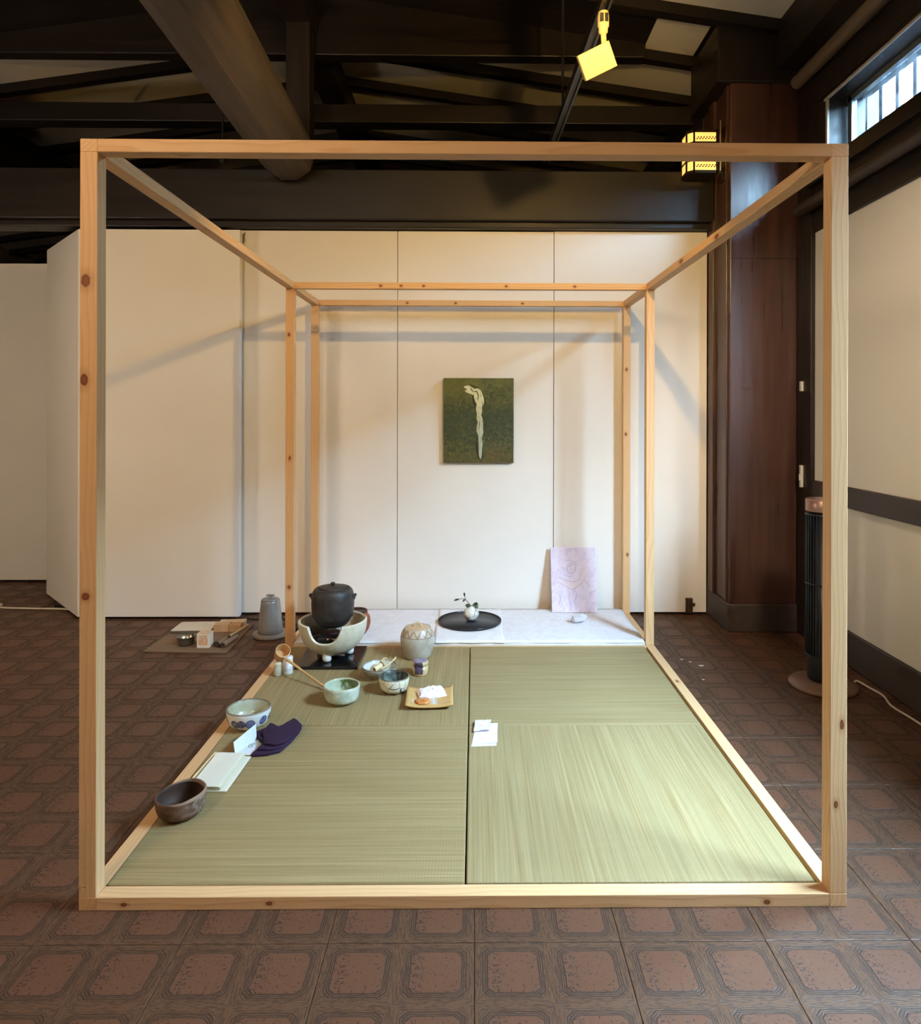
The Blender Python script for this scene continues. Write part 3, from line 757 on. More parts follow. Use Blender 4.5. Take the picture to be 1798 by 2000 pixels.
o = flat_shape('painted_horn', [ppt(*q) for q in ((480, 1020), (560, 930), (610, 920), (700, 975), (850, 1000), (930, 1010), (1040, 960), (1090, 840), (1110, 640), (1200, 700), (1170, 850), (1100, 1000), (1040, 1060), (900, 1150), (780, 1110), (640, 1020), (560, 990))], -.0004, .0006, OC, pk); o.data.transform(MP)
for q, w in (([(500, 940), (560, 890), (640, 930), (760, 970), (900, 1000), (1020, 930), (1070, 780), (1100, 640)], .0018), ([(480, 1030), (570, 1000), (700, 1080), (850, 1160), (950, 1110), (1050, 1050), (1110, 980), (1160, 860), (1250, 790)], .0018), ([(1150, 650), (1200, 690), (1240, 690)], .0012)):
    pstroke(q, w, TN)
for q, w in (([(740, 700), (790, 620), (880, 590), (950, 640), (940, 760), (860, 820), (780, 780), (760, 720), (800, 660), (880, 660)], .003), ([(690, 540), (800, 520), (920, 560), (1010, 640)], .002), ([(700, 840), (800, 880), (900, 870)], .002), ([(800, 1180), (780, 1350), (820, 1500), (800, 1600)], .003), ([(930, 1190), (960, 1260), (900, 1400), (940, 1560)], .0025), ([(560, 1250), (600, 1350), (560, 1500)], .003)):
    pstroke(q, w, VI)

# ------------------------------------------------------------------ ceramics and tea things
def glaze(name, stops, scale=25, rough=.25, spec=.5, detail=4, dist=.5, bump=.15, pits=None):
    s = N(name, rough, spec); n = s.noise(scale, detail, .6, dist)
    c = s.ramp(n, stops)
    if pits: c = s.mix(s.rng(s.vor(pits[0]), pits[1], pits[1] * .6, 0, .8), c, pits[2])
    s.col(c); s.bump(s.noise(scale * 4, 4), bump, .002); return s
def in_out(s, cx, cy, rim_z, inner, band=None):
    """colour for the inside of a bowl centred on (cx, cy): faces whose normal points to the axis"""
    g = s.n('ShaderNodeNewGeometry').outputs['Normal']
    d = s.v_('SUBTRACT', s.co, (cx, cy, 0)); dx, dy, _ = s.sep(d); flat = s.comb(dx, dy, 0)
    dot = s.v_('DOT_PRODUCT', s.v_('NORMALIZE', flat), g)
    return s.rng(dot, .05, -.15, 0, 1), s.sep(d)
BZ = TZ + .0003
def bowl_prof(R0, h, foot, th=.006, belly=1.0, up=.0):
    o = [(foot * .9, 0), (foot, .001), (foot, .006), (foot * 1.02, .008)]
    for k in range(1, 10):
        t = k / 9; r = foot + (R0 - foot) * (math.sin(t * math.pi / 2) ** (.8 / belly)); o.append((r, .008 + (h - .008) * t ** 1.25))
    o.append((R0 - th * .5, h + .002)); o.append((R0 - th, h))
    for k in range(8, -1, -1):
        t = k / 9; r = max(.004, (foot + (R0 - foot) * (math.sin(max(t, .02) * math.pi / 2) ** (.8 / belly)) - th)); o.append((r, .008 + th * .8 + (h - .008 - th * .8) * t ** 1.25 if k else .008 + th * .8))
    o.append((.003, .008 + th * .8)); return o
def bowl(name, label, c, R0, h, foot, s, inner=None, belly=1, wob=.02, seed=0, sq=0, tilt=(0, 0), rimc=None, group='tea bowls', cat='bowl', th=.006):
    msk, _ = in_out(s, c[0], c[1], c[2] + h, inner)
    base = s.b.inputs['Base Color'].links[0].from_socket
    if inner is not None: base = s.mix(msk, base, inner(s) if callable(inner) else inner)
    if rimc:
        z = s.sep()[2]; base = s.mix(s.rng(s.m_('ADD', z, s.m_('MULTIPLY', s.m_('SUBTRACT', s.noise(40, 2), .5), .004)), c[2] + h - .004, c[2] + h - .001, 0, .85), base, rimc)
    s.l(base, s.b.inputs['Base Color'])
    t = thing(name, label, cat, c, group)
    prof = bowl_prof(R0, h, foot, th, belly)
    nf = 4
    lathe('bowl_body', prof[3:], c, s.m, t, seg=56, wob=wob, seed=seed, sq=sq, tilt=tilt)
    lathe('foot_ring', prof[:4] + [(foot * .8, .008)], c, s.m, t, seg=40)
    return t

# green-inside bowl with a speckled grey glaze
s = glaze('speckled_celadon', [(.3, '#9fae9b'), (.5, '#c3cbb8'), (.7, '#d8dccd')], 30, .3, pits=(140, .28, '#8a9a86'))
bowl('tea_bowl', 'pale speckled tea bowl with a moss green interior at the end of the ladle handle', (-.473, 1.045, BZ), .066, .066, .036, s,
     inner=lambda s: s.mix(s.rng(s.m_('ADD', s.noise(22, 4, .6, .6), s.rng(s.sep()[0], -.50, -.46, -.12, .12)), .42, .6), '#b7bfa4', '#566129'), belly=2.7, wob=.022, seed=3, rimc='#b9b79a')
# crackle bowl, dark inside
s = glaze('ivory_crackle', [(.3, '#cfc6a9'), (.5, '#e4dcc2'), (.75, '#eee8d6')], 28, .35)
b0 = s.b.inputs['Base Color'].links[0].from_socket
crk = s.rng(s.m_('ADD', s.vor(26, feat='DISTANCE_TO_EDGE'), s.m_('MULTIPLY', s.noise(60, 3), .02)), .06, .022, 0, 1)
s.col(s.mix(s.m_('MULTIPLY', crk, s.rng(s.noise(12, 2), .38, .55)), b0, '#453c30'))
bowl('tea_bowl', 'ivory crackled tea bowl with a dark glossy interior, in front of the whisk bowl', (-.290, 1.142, BZ), .059, .062, .030, s,
     inner=lambda s: s.mix(s.rng(s.noise(30, 4, .6, .8), .4, .62), '#23231f', '#6f7a72'), belly=2.3, wob=.028, seed=5, rimc='#3b362c')
# waste bowl
s = glaze('grey_blue_glaze', [(.3, '#8b8f86'), (.55, '#a8aca3'), (.75, '#bfc2b8')], 40, .3)
bowl('waste_bowl', 'shallow grey bowl holding a bamboo whisk and tea scoop', (-.366, 1.292, BZ), .073, .048, .028, s, inner='#c9cbc4', belly=.8, wob=.01, seed=6, rimc='#6c675b')
# whisk lying in it
BAM = plain('bamboo', '#d8ab76', .45, .4, .1, 40); BAM2 = plain('pale_bamboo', '#e4cf9f', .45, .4, .08, 40)
wk = thing('tea_whisk', 'bamboo tea whisk lying in the shallow grey bowl', 'whisk', (-.366, 1.29, BZ + .035))
MW = Matrix.Translation((-.382, 1.262, BZ + .043)) @ Matrix.Rotation(R(-40), 4, 'Z') @ Matrix.Rotation(R(-80), 4, 'X')
def tl(name, prof, M, mat, parent, seg=24, **k):
    bm = lathe_bm(prof, (0, 0, 0), seg, **k); bmesh.ops.transform(bm, matrix=M, verts=bm.verts); return shade_auto(link(name, mesh(name, bm), mat, parent), 50)
tl('handle', [(.006, -.002), (.011, -.003), (.0125, 0), (.0125, .032), (.0135, .036)], MW @ Matrix.Rotation(0, 4, 'X'), BAM2, wk)
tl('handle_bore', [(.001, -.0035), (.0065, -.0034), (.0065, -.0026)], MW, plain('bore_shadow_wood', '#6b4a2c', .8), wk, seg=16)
bm = bmesh.new()
for k in range(28):
    a = 2 * math.pi * k / 28
    tube_bm([(.0125 * math.cos(a), .0125 * math.sin(a), .034), (.019 * math.cos(a), .019 * math.sin(a), .05), (.022 * math.cos(a), .022 * math.sin(a), .062), (.017 * math.cos(a), .017 * math.sin(a), .070)], .0010, 5, bm)
bmesh.ops.transform(bm, matrix=MW, verts=bm.verts); link('tines', mesh('tines', bm), BAM2, wk)['kind'] = 'stuff'
tl('binding_thread', [(.0132, .034), (.0145, .036), (.0150, .0385), (.0142, .041)], MW, plain('dark_thread', '#4b3a2a', .8), wk)
sc = thing('tea_scoop', 'slim bamboo tea scoop resting across the grey bowl rim', 'scoop', (-.33, 1.27, BZ + .05))
pts = spline([(-.352, 1.235, BZ + .0545), (-.330, 1.262, BZ + .061), (-.313, 1.290, BZ + .068), (-.305, 1.303, BZ + .0735), (-.303, 1.306, BZ + .079)], 5)
bm = tube_bm(pts, [.0028] * 10 + [.0032] * 6 + [.0045] * (len(pts) - 16), 8)
shade_auto(link('shaft', mesh('shaft', bm), BAM2, sc), 60)
tube('node', [pts[9], pts[10]], .0034, BAM, sc, seg=8)

# water jar
s = glaze('ash_grey_stoneware', [(.3, '#a39a8b'), (.5, '#b8b2a4'), (.7, '#c6c2b6')], 18, .35, bump=.1)
JX, JY = -.232, 1.535
x, y, z = s.sep(); b0 = s.b.inputs['Base Color'].links[0].from_socket
b0 = s.mix(s.m_('MULTIPLY', s.wave(70, 2, 2, d='Z'), .25), b0, '#8f887a')
at = s.m_('ARCTAN2', s.m_('SUBTRACT', y, JY), s.m_('SUBTRACT', x, JX))
zz = s.m_('PINGPONG', s.m_('MULTIPLY', at, 4.0), 1.0)
band = s.m_('MULTIPLY', s.rng(z, BZ + .099, BZ + .101), s.rng(z, BZ + .130, BZ + .128))
zig = s.m_('LESS_THAN', s.m_('ABSOLUTE', s.m_('SUBTRACT', zz, s.m_('MULTIPLY', s.m_('SUBTRACT', z, BZ + .100), 35.0))), .22)
b0 = s.mix(band, b0, s.mix(zig, '#b9ae9c', '#9a7f68'))
lin = s.rng(s.m_('ABSOLUTE', s.m_('SUBTRACT', z, BZ + .099)), .0018, .0008); b0 = s.mix(lin, b0, '#7b6654'); s.col(b0)
jr = thing('water_jar', 'grey lidded stoneware water jar with a zigzag band at the shoulder', 'jar', (JX, JY, BZ))
lathe('jar_body', [(.050, 0), (.055, .001), (.060, .010), (.069, .035), (.0755, .065), (.0765, .085), (.073, .103), (.066, .118), (.0605, .128), (.0585, .131), (.0555, .1305), (.0545, .126), (.055, .115), (.05, .115)], (JX, JY, BZ), s.m, jr, seg=64, wob=.006, seed=2)
LIDM = plain('tan_lid_glaze', '#c7a984', .35, .5, .08, 60)
ld_ = lathe('lid', [(.030, .121), (.0535, .124), (.0553, .127), (.0535, .1305), (.040, .1325), (.020, .134), (.002, .1345)], (JX, JY, BZ), LIDM, jr, seg=56)
tube('lid_handle', spline([(JX - .019, JY - .004, BZ + .132), (JX - .010, JY - .003, BZ + .146), (JX + .001, JY, BZ + .150), (JX + .011, JY + .002, BZ + .145), (JX + .021, JY + .004, BZ + .131)], 5), .0042, LIDM, ld_, seg=10)

# tea caddy
s = N('gold_lacquer_caddy', .3, .5); CXc, CYc = -.203, 1.322
b0 = s.mix(s.noise(40, 3), '#c6a877', '#d9c193'); x, y, z = s.sep()
at = s.m_('ARCTAN2', s.m_('SUBTRACT', y, CYc), s.m_('SUBTRACT', x, CXc))
pat = s.m_('MULTIPLY', s.rng(s.m_('ABSOLUTE', s.m_('ADD', s.m_('ADD', at, 1.75), s.m_('MULTIPLY', s.m_('SUBTRACT', s.noise(60, 3), .5), .5))), .62, .52), s.rng(z, BZ + .008, BZ + .012))
dsg = s.mix(s.rng(s.noise(90, 4, .6, 1), .42, .6), '#2a2236', '#5f536a')
b0 = s.mix(pat, b0, dsg)
b0 = s.mix(s.rng(z, BZ + .0575, BZ + .0585), b0, s.mix(s.rng(s.noise(70, 3, .6, 1), .4, .6), '#5c5166', '#a094a8'))
s.col(b0)
cad = thing('tea_caddy', 'small tan tea caddy with a purple floral design beside the water jar', 'caddy', (CXc, CYc, BZ))
lathe('caddy_body', [(.024, 0), (.0265, .001), (.030, .006), (.0318, .02), (.0322, .040), (.030, .040)], (CXc, CYc, BZ), s.m, cad, seg=40)
lathe('lid', [(.031, .0405), (.0326, .041), (.0326, .055), (.0315, .058), (.028, .0595), (.002, .060)], (CXc, CYc, BZ), s.m, cad, seg=40)

# black lacquer board, brazier, kettle
LACQ = plain('black_lacquer', '#121113', .12, .6, .05, 20)
lb = box('lacquer_board', (-.735, -.470, 1.376, 1.640, TZ + .0003, TZ + .0135), LACQ, bevel=.0015); tag(lb, 'square black lacquer board under the brazier', 'board')
LBZ = TZ + .0138
FX, FY = -.602, 1.512
s = glaze('cream_crackle_glaze', [(.3, '#c2baa0'), (.5, '#d8d1ba'), (.7, '#e6e1d0')], 14, .35, bump=.1)
b0 = s.b.inputs['Base Color'].links[0].from_socket
crk = s.rng(s.vor(75, feat='DISTANCE_TO_EDGE', v=s.map((1, 1, 2.2))), .05, .015)
s.col(s.mix(s.m_('MULTIPLY', crk, .28), b0, '#9b9379')); FURM = s.m
s = glaze('grey_liner', [(.3, '#6f6a60'), (.6, '#857f72')], 20, .5)
br = thing('brazier', 'cream crackle-glazed round brazier with a notched front and ball feet', 'brazier', (FX, FY, LBZ))
def brazier_bm():
    bm = bmesh.new(); seg = 180; zb, zr = LBZ + .010, LBZ + .158
    RO, TH = .149, .013; a0 = R(-94); half = R(29)
    def rad(z): return RO * max(.03, 1 - (max(0, zr + .004 - z) / .156) ** 2.3) ** .5
    nz = 16; OUT, INN = [], []
    for i in range(seg):
        a = 2 * math.pi * i / seg; t = (a - a0 + math.pi) % (2 * math.pi) - math.pi; t /= half
        dep = .070 * (1 - min(1, abs(t)) ** 3.2) ** .8 if abs(t) < 1 else 0
        zt = zr - dep
        oc, ic = [], []
        for j in range(nz + 1):
            z = zb + (zt - zb) * (j / nz) ** 1.7; r = rad(z); oc.append(bm.verts.new((FX + r * math.cos(a), FY + r * math.sin(a), z)))
            z2 = max(z, zb + TH); r2 = max(.01, rad(z) - TH); ic.append(bm.verts.new((FX + r2 * math.cos(a), FY + r2 * math.sin(a), z2)))
        r = rad(zt) - TH * .5; top = bm.verts.new((FX + r * math.cos(a), FY + r * math.sin(a), zt + .005))
        OUT.append(oc + [top]); INN.append(ic)
    for i in range(seg):
        k = (i + 1) % seg; A, Bc, C, D = OUT[i], OUT[k], INN[i], INN[k]
        for j in range(nz + 1): bm.faces.new((A[j], Bc[j], Bc[j + 1], A[j + 1]))
        bm.faces.new((A[-1], Bc[-1], D[-1], C[-1]))
        for j in range(nz, 0, -1):
            try: bm.faces.new((C[j], D[j], D[j - 1], C[j - 1]))
            except ValueError: pass
    bm.faces.new([o[0] for o in OUT][::-1]); bm.faces.new([o[0] for o in INN])
    return bm
bm = brazier_bm(); shade_auto(link('brazier_bowl', mesh('brazier_bowl', bm), FURM, br), 45)
FOOTM = plain('white_foot_glaze', '#ece8de', .3, .5)
for a in (-98, 22, 142):
    x, y = FX + .074 * math.cos(R(a)), FY + .074 * math.sin(R(a))
    lathe('foot', [(.008, 0), (.016, .001), (.0195, .010), (.019, .022), (.014, .034), (.006, .042)], (x, y, LBZ), FOOTM, br, seg=24)
# ash screen plate inside, left
bm = bmesh.new(); A_, B_ = [], []
for k in range(13):
    a = R(112 + k * 7.5)
    A_.append(bm.verts.new((FX + .100 * math.cos(a), FY + .100 * math.sin(a), LBZ + .075))); B_.append(bm.verts.new((FX + .130 * math.cos(a), FY + .130 * math.sin(a), LBZ + .157)))
for k in range(12): bm.faces.new((A_[k], A_[k + 1], B_[k + 1], B_[k]))
o = link('wind_screen_plate', mesh('plate', bm), plain('grey_iron_plate', '#6b645b', .55, .4), br, smooth=True); md = o.modifiers.new('s', 'SOLIDIFY'); md.thickness = .003
lathe('ash_bed', [(.001, .045), (.07, .045), (.098, .066), (.002, .066)], (FX, FY, LBZ), plain('ash', '#6e675d', .9, .1, .15, 60, .3), br, seg=40)
def ember():
    s = N('ember_glow'); s.col('#1a0f0e'); s.set(Emission_Color=(1, .08, .06, 1), Emission_Strength=.008); return s.m
ht = thing('electric_burner', 'black electric burner glowing red inside the brazier', 'burner', (FX, FY, LBZ + .066))
IRON = plain('black_iron', '#1b1a1b', .45, .4, .1, 60)
boxes('burner_box', [(FX - .055, FX + .055, FY - .062, FY + .05, LBZ + .066, LBZ + .098)], IRON, ht, bevel=.006)
lathe('heating_element', [(.02, .098), (.034, .099), (.036, .106), (.02, .107)], (FX, FY, LBZ), ember(), ht, seg=28)
boxes('indicator_lamp', [(FX - .012, FX - .007, FY - .0635, FY - .0615, LBZ + .088, LBZ + .092)], emis('red_indicator', (1, .2, .25), 1.2), ht)
boxes('switch_slot', [(FX + .01, FX + .03, FY - .0635, FY - .0615, LBZ + .088, LBZ + .091)], plain('steel_label', '#cfcac2', .3), ht)
for a in (-30, 90, 210): tube('trivet_prong', [(FX + .052 * math.cos(R(a)), FY + .045 * math.sin(R(a)), LBZ + .095), (FX + .050 * math.cos(R(a)), FY + .045 * math.sin(R(a)), LBZ + .1300)], .004, IRON, ht, seg=8)
s = glaze('cast_iron', [(.3, '#262222'), (.55, '#343030'), (.75, '#463f3b')], 30, .5, .45, bump=.25); CAST = s.m
kt = thing('iron_kettle', 'dark cast iron kettle with lid and lugs sitting in the brazier', 'kettle', (FX, FY, LBZ + .13))
KB = LBZ + .1305
lathe('kettle_body', [(.03, 0), (.046, .001), (.060, .008), (.072, .022), (.078, .034), (.0815, .038), (.087, .046), (.0915, .070), (.0930, .100), (.0920, .128), (.0885, .148), (.0835, .159), (.077, .1655), (.071, .1685), (.0655, .1685), (.0635, .165), (.03, .164)], (FX, FY, KB), CAST, kt, seg=64)
ldd = lathe('lid', [(.05, .1655), (.0620, .1662), (.0630, .169), (.0600, .1715), (.045, .1745), (.02, .1765), (.002, .177)], (FX, FY, KB), CAST, kt, seg=48)
lathe('lid_knob', [(.005, .1755), (.006, .180), (.0085, .183), (.0100, .187), (.008, .191), (.002, .192)], (FX, FY, KB), CAST, ldd, seg=20)
for sx in (-1, 1):
    bm = bmesh.new()
    pts = spline([(FX + sx * .086, FY - .014, KB + .128), (FX + sx * .096, FY - .010, KB + .134), (FX + sx * .098, FY, KB + .136), (FX + sx * .096, FY + .010, KB + .134), (FX + sx * .086, FY + .014, KB + .128)], 4)
    tube_bm(pts, .0065, 10, bm); tube_bm([(FX + sx * .088, FY, KB + .116), (FX + sx * .096, FY, KB + .134)], .007, 8, bm)
    shade_auto(link('lug', mesh('lug', bm), CAST, kt), 60)

# red clay pot behind the brazier, on the paper
s = glaze('red_clay', [(.3, '#7a3f2b'), (.55, '#96553c'), (.75, '#a5674c')], 30, .6, .3)
rp = thing('clay_pot', 'reddish brown clay pot half hidden behind the brazier', 'pot', (-.545, 1.80, PT))
lathe('pot_body', [(.035, 0), (.042, .002), (.058, .025), (.066, .055), (.063, .082), (.052, .100), (.046, .108), (.043, .108), (.046, .095), (.05, .08), (.03, .06), (.003, .06)], (-.545, 1.80, PT), s.m, rp, seg=44)
lathe('pot_rim', [(.043, .106), (.050, .108), (.050, .114), (.044, .115), (.043, .110)], (-.545, 1.80, PT), plain('dark_rim_glaze', '#3a241b', .35), rp, seg=40)

# ladle, its rest and the white canister
la = thing('water_ladle', 'bamboo water ladle with its handle sloping down to the green bowl', 'ladle', (-.76, 1.33, BZ))
CUP = Vector((-.772, 1.335, BZ + .092)); axd = Vector((.36, -.62, .70)).normalized()
q = axd.to_track_quat('Z', 'Y').to_matrix().to_4x4(); MC = Matrix.Translation(CUP) @ q
tl('cup', [(.002, -.042), (.026, -.042), (.0285, -.040), (.0300, .0), (.0305, .006), (.0275, .007), (.0265, .0), (.025, -.036), (.002, -.037)], MC, BAM, la, seg=36)
hs = CUP + MC.to_3x3() @ Vector((.018, .02, -.034)); hp = Vector((-.546, 1.150, BZ + .006))
hs = Vector((-.752, 1.318, BZ + .065))
tube('handle', [hs, hs.lerp(hp, .5), hs.lerp(hp, .58), hs.lerp(hp, .59), hp], [.0065, .0038, .0038, .0046, .0046], BAM, la, seg=8)
bt = thing('glass_bottle', 'small clear bottle with a cream cap under the ladle cup', 'bottle', (-.788, 1.316, BZ))
gm = plain('frosted_glass', '#b9b5a0', .2, .5, .08, 50)
lathe('bottle_body', [(.013, 0), (.0150, .001), (.0155, .004), (.0155, .034), (.0125, .038), (.012, .040)], (-.788, 1.316, BZ), gm, bt, seg=28)
lathe('cap', [(.0135, .0402), (.0140, .041), (.0140, .050), (.0130, .052), (.001, .0525)], (-.788, 1.316, BZ), plain('cream_cap', '#d6cfb4', .4), bt, seg=28)
wc = thing('white_canister', 'short white canister with a pale label beside the clear bottle', 'canister', (-.752, 1.330, BZ))
s = N('canister_label', .35); x, y, z = s.sep()
s.col(s.mix(s.m_('MULTIPLY', s.m_('MULTIPLY', s.rng(z, BZ + .012, BZ + .014), s.rng(z, BZ + .048, BZ + .046)), s.rng(s.noise(60, 3), .45, .6, .1, .6)), '#f0f2f3', '#b9bfc6'))
lathe('canister_body', [(.018, 0), (.0195, .001), (.0195, .058), (.018, .058)], (-.7525, 1.340, BZ), s.m, wc, seg=32)
lathe('lid', [(.0185, .0582), (.0202, .059), (.0202, .068), (.019, .069), (.001, .0692)], (-.7525, 1.340, BZ), plain('white_lid', '#eef0f0', .3), wc, seg=32)

# sweets on a bamboo tray
tw = N('bamboo_tray', .5, .4); g_ = tw.noise(70, 3, v=tw.map((.15, 1, 1))); tw.col(tw.mix(g_, '#b98d52', '#d6ae70')); tw.bump(g_, .2, .001)
ty = thing('wooden_tray', 'rectangular curved bamboo tray holding wrapped sweets', 'tray', (-.147, 1.06, BZ))
bm = bmesh.new(); G = []
MT = Matrix.Translation((-.147, 1.058, BZ)) @ Matrix.Rotation(R(2), 4, 'Z')
for j in range(9):
    row = []
    for i in range(17):
        u, v = i / 8 - 1, j / 4 - 1
        row.append(bm.verts.new(MT @ Vector((u * .088, v * .088, .0055 + .010 * u * u * abs(u) + .003 * v * v))))
    G.append(row)
for j in range(8):
    for i in range(16): bm.faces.new((G[j][i], G[j][i + 1], G[j + 1][i + 1], G[j + 1][i]))
o = link('tray_board', mesh('tray_board', bm), tw.m, ty, smooth=True); md = o.modifiers.new('s', 'SOLIDIFY'); md.thickness = .006; md.offset = -1
lathe('tray_foot', [(.02, 0), (.03, .0005), (.03, .003), (.02, .003)], (-.147, 1.058, BZ), tw.m, ty, seg=24)
def wrapper(name, c, w, d, h, seed, mat, parent, puff=1.0, rz=0):
    rnd = random.Random(seed); bm = bmesh.new(); n = 14
    top, bot = [], []
    for j in range(n + 1):
        rt, rb = [], []
        for i in range(n + 1):
            u, v = i / n * 2 - 1, j / n * 2 - 1
            e = max(0, 1 - abs(u) ** 4) * max(0, 1 - abs(v) ** 4)
            jj = rnd.uniform(-1, 1)
            fl = .004 * math.sin(u * 17 + seed) * (abs(u) > .7)
            z = .003 + h * e ** .7 * puff * (.75 + .35 * rnd.random()) + (abs(fl) if abs(u) > .7 else 0) + abs(jj) * .0015
            rt.append(bm.verts.new((u * w + jj * .0012, v * d + rnd.uniform(-1, 1) * .0012, z))); rb.append(bm.verts.new((u * w, v * d, .0005 + .0015 * (1 - e))))
        top.append(rt); bot.append(rb)
    for G, fl in ((top, 1), (bot, -1)):
        for j in range(n):
            for i in range(n):
                f = (G[j][i], G[j][i + 1], G[j + 1][i + 1], G[j + 1][i]); bm.faces.new(f if fl > 0 else f[::-1])
    for G0, G1 in ((top[0], bot[0]), (top[-1], bot[-1]), ([r[0] for r in top], [r[0] for r in bot]), ([r[-1] for r in top], [r[-1] for r in bot])):
        for i in range(n): bm.faces.new((G0[i], G0[i + 1], G1[i + 1], G1[i]))
    bmesh.ops.transform(bm, matrix=Matrix.Translation(c) @ Matrix.Rotation(rz, 4, 'Z'), verts=bm.verts)
    return link(name, mesh(name, bm), mat, parent)
FILM = N('clear_film', .12, .7); FILM.col(FILM.mix(FILM.noise(60, 3), '#e6d9c6', '#f4eade')); FILM.set(Transmission_Weight=.3, IOR=1.15)
TT = BZ + .0075
sw = thing('wrapped_sweet', 'orange disc sweet on clear film at the front of the tray', 'sweet', (-.175, 1.02, TT), 'wrapped sweets on the tray')
CARA = glaze('caramel', [(.3, '#b4642c'), (.55, '#d08a4a'), (.75, '#e6a45f')], 50, .2, .6).m
lathe('disc', [(.012, 0), (.026, .001), (.030, .005), (.027, .009), (.012, .012), (.001, .0125)], (-.168, 1.012, TT + .0052), CARA, sw, seg=30)
wrapper('film_wrapper', (-.170, 1.018, TT + .0003), .052, .032, .0012, 4, FILM.m, sw, rz=.1)
sw = thing('wrapped_sweet', 'white sweet in a crinkled pinkish wrapper at the back of the tray', 'sweet', (-.145, 1.085, TT), 'wrapped sweets on the tray')
wrapper('paper_wrapper', (-.142, 1.085, TT + .002), .052, .034, .026, 9, plain('pink_white_wrapper', '#efe4e8', .35, .5, .1, 60), sw, rz=.25)
lathe('wafer', [(.01, 0), (.02, .0005), (.02, .0015), (.01, .002)], (-.142, 1.085, TT + .0002), plain('wafer', '#efe2d6', .7), sw, seg=20)

# blue and white bowl
s = N('blue_white_porcelain', .2, .5); c0 = (-.756, .848, BZ); b0 = s.mix(s.noise(30, 3), '#e2e1d8', '#ecebe4')
Rb, hb = .074, .066
for (a, zz, r, kind) in ((-112, .031, .0165, 1), (-92, .034, .0150, 0), (-68, .033, .0165, 2), (-30, .036, .016, 1), (0, .036, .013, 0), (-150, .033, .013, 2)):
    kx, ky, kz = c0[0] + .071 * math.cos(R(a)), c0[1] + .071 * math.sin(R(a)), c0[2] + zz
    dd = s.v_('DISTANCE', s.co, (kx, ky, kz))
    fill = {0: s.rng(s.noise(210, 2, .5, 1), .42, .55), 1: s.rng(s.noise(130, 2, .5, 1.5), .38, .52), 2: s.rng(s.vor(190), .25, .45)}[kind]
    b0 = s.mix(s.rng(dd, r, r * .94), b0, s.mix(fill, '#2c2f57', '#7d82a6'))
    b0 = s.mix(s.m_('MULTIPLY', s.rng(dd, r, r * .95), s.rng(dd, r * .84, r * .9)), b0, '#2b2c4c')
s.col(b0)
bowl('tea_bowl', 'white tea bowl with round blue crests, by the left rail', c0, Rb, hb, .040, s, inner=lambda s: s.mix(s.rng(s.noise(14, 3), .4, .65), '#c6c8b8', '#a9a687'), belly=2.0, wob=.008, seed=8, rimc='#6d5c48')
# brown bowl
s = glaze('rough_brown_stoneware', [(.28, '#3a2a22'), (.45, '#5c4437'), (.6, '#74594a'), (.78, '#8d7465')], 16, .6, .3, bump=.4)
b0 = s.b.inputs['Base Color'].links[0].from_socket; x, y, z = s.sep()
s.col(s.mix(s.m_('MULTIPLY', s.rng(x, -.75, -.71), s.rng(s.noise(40, 4, .6, 1), .5, .62, 0, .8)), b0, '#a39384'))
bowl('tea_bowl', 'dark brown rustic tea bowl at the front left of the mats', (-.766, .318, BZ), .0645, .060, .043, s, inner=lambda s: s.mix(s.noise(30, 4), '#32221b', '#513b30'), belly=2.2, wob=.03, seed=11, sq=.03, rimc='#9a8069', tilt=(.12, .04), th=.006)

# purple folded cloth
s = N('purple_silk', .75, .25); s.col(s.mix(s.noise(20, 3), '#2a1930', '#38223e')); wv = s.noise(500, 2); s.bump(wv, .25, .001); PUR = s.m
cl = thing('folded_cloth', 'dark purple folded silk cloth lying beside the blue crested bowl', 'cloth', (-.625, .74, BZ))
def fold(name, pts, z0, z1, bev):
    o = prism(name, pts, BZ + z0, BZ + z1, PUR, cl, smooth=True); md = o.modifiers.new('b', 'BEVEL'); md.width = bev; md.segments = 4; md.limit_method = 'ANGLE'
    return o
fold('lower_fold', [(-.680, .628), (-.632, .634), (-.594, .655), (-.576, .72), (-.566, .795), (-.60, .850), (-.640, .80), (-.662, .70)], .0004, .011, .004)
fold('middle_fold', [(-.668, .650), (-.626, .648), (-.590, .668), (-.572, .72), (-.562, .785), (-.60, .852), (-.636, .795), (-.660, .70)], .011, .017, .0028)
fold('upper_fold', [(-.652, .672), (-.616, .664), (-.588, .680), (-.573, .730), (-.557, .772), (-.561, .802), (-.588, .843), (-.604, .856), (-.620, .822), (-.636, .790), (-.660, .812), (-.674, .820), (-.682, .755), (-.660, .705)], .017, .026, .004)
fold('back_fold', [(-.690, .742), (-.662, .72), (-.655, .77), (-.676, .812), (-.712, .772)], .0004, .0165, .004)

# folded cards and papers
WPAP = plain('white_card', '#e8e9ea', .7, .2, .03, 20)
def quad_sheet(name, P, th, mat, parent):
    bm = bmesh.new(); v = [bm.verts.new(p) for p in P]; n = (Vector(P[1]) - Vector(P[0])).cross(Vector(P[2]) - Vector(P[0])).normalized()
    if n.z < 0: n = -n
    w = [bm.verts.new(Vector(p) + n * th) for p in P]; k = len(P)
    bm.faces.new(v[::-1]); bm.faces.new(w)
    for i in range(k): bm.faces.new((v[i], v[(i + 1) % k], w[(i + 1) % k], w[i]))
    return link(name, mesh(name, bm), mat, parent)
fc = thing('folded_card', 'white card folded upright with a small green emblem, next to the purple cloth', 'card', (-.70, .70, BZ))
a, b = Vector((-.736, .650, BZ)), Vector((-.698, .748, BZ))
quad_sheet('upright_leaf', [a, b, b + Vector((-.004, .004, .050)), a + Vector((-.006, .004, .036))], .0012, WPAP, fc)
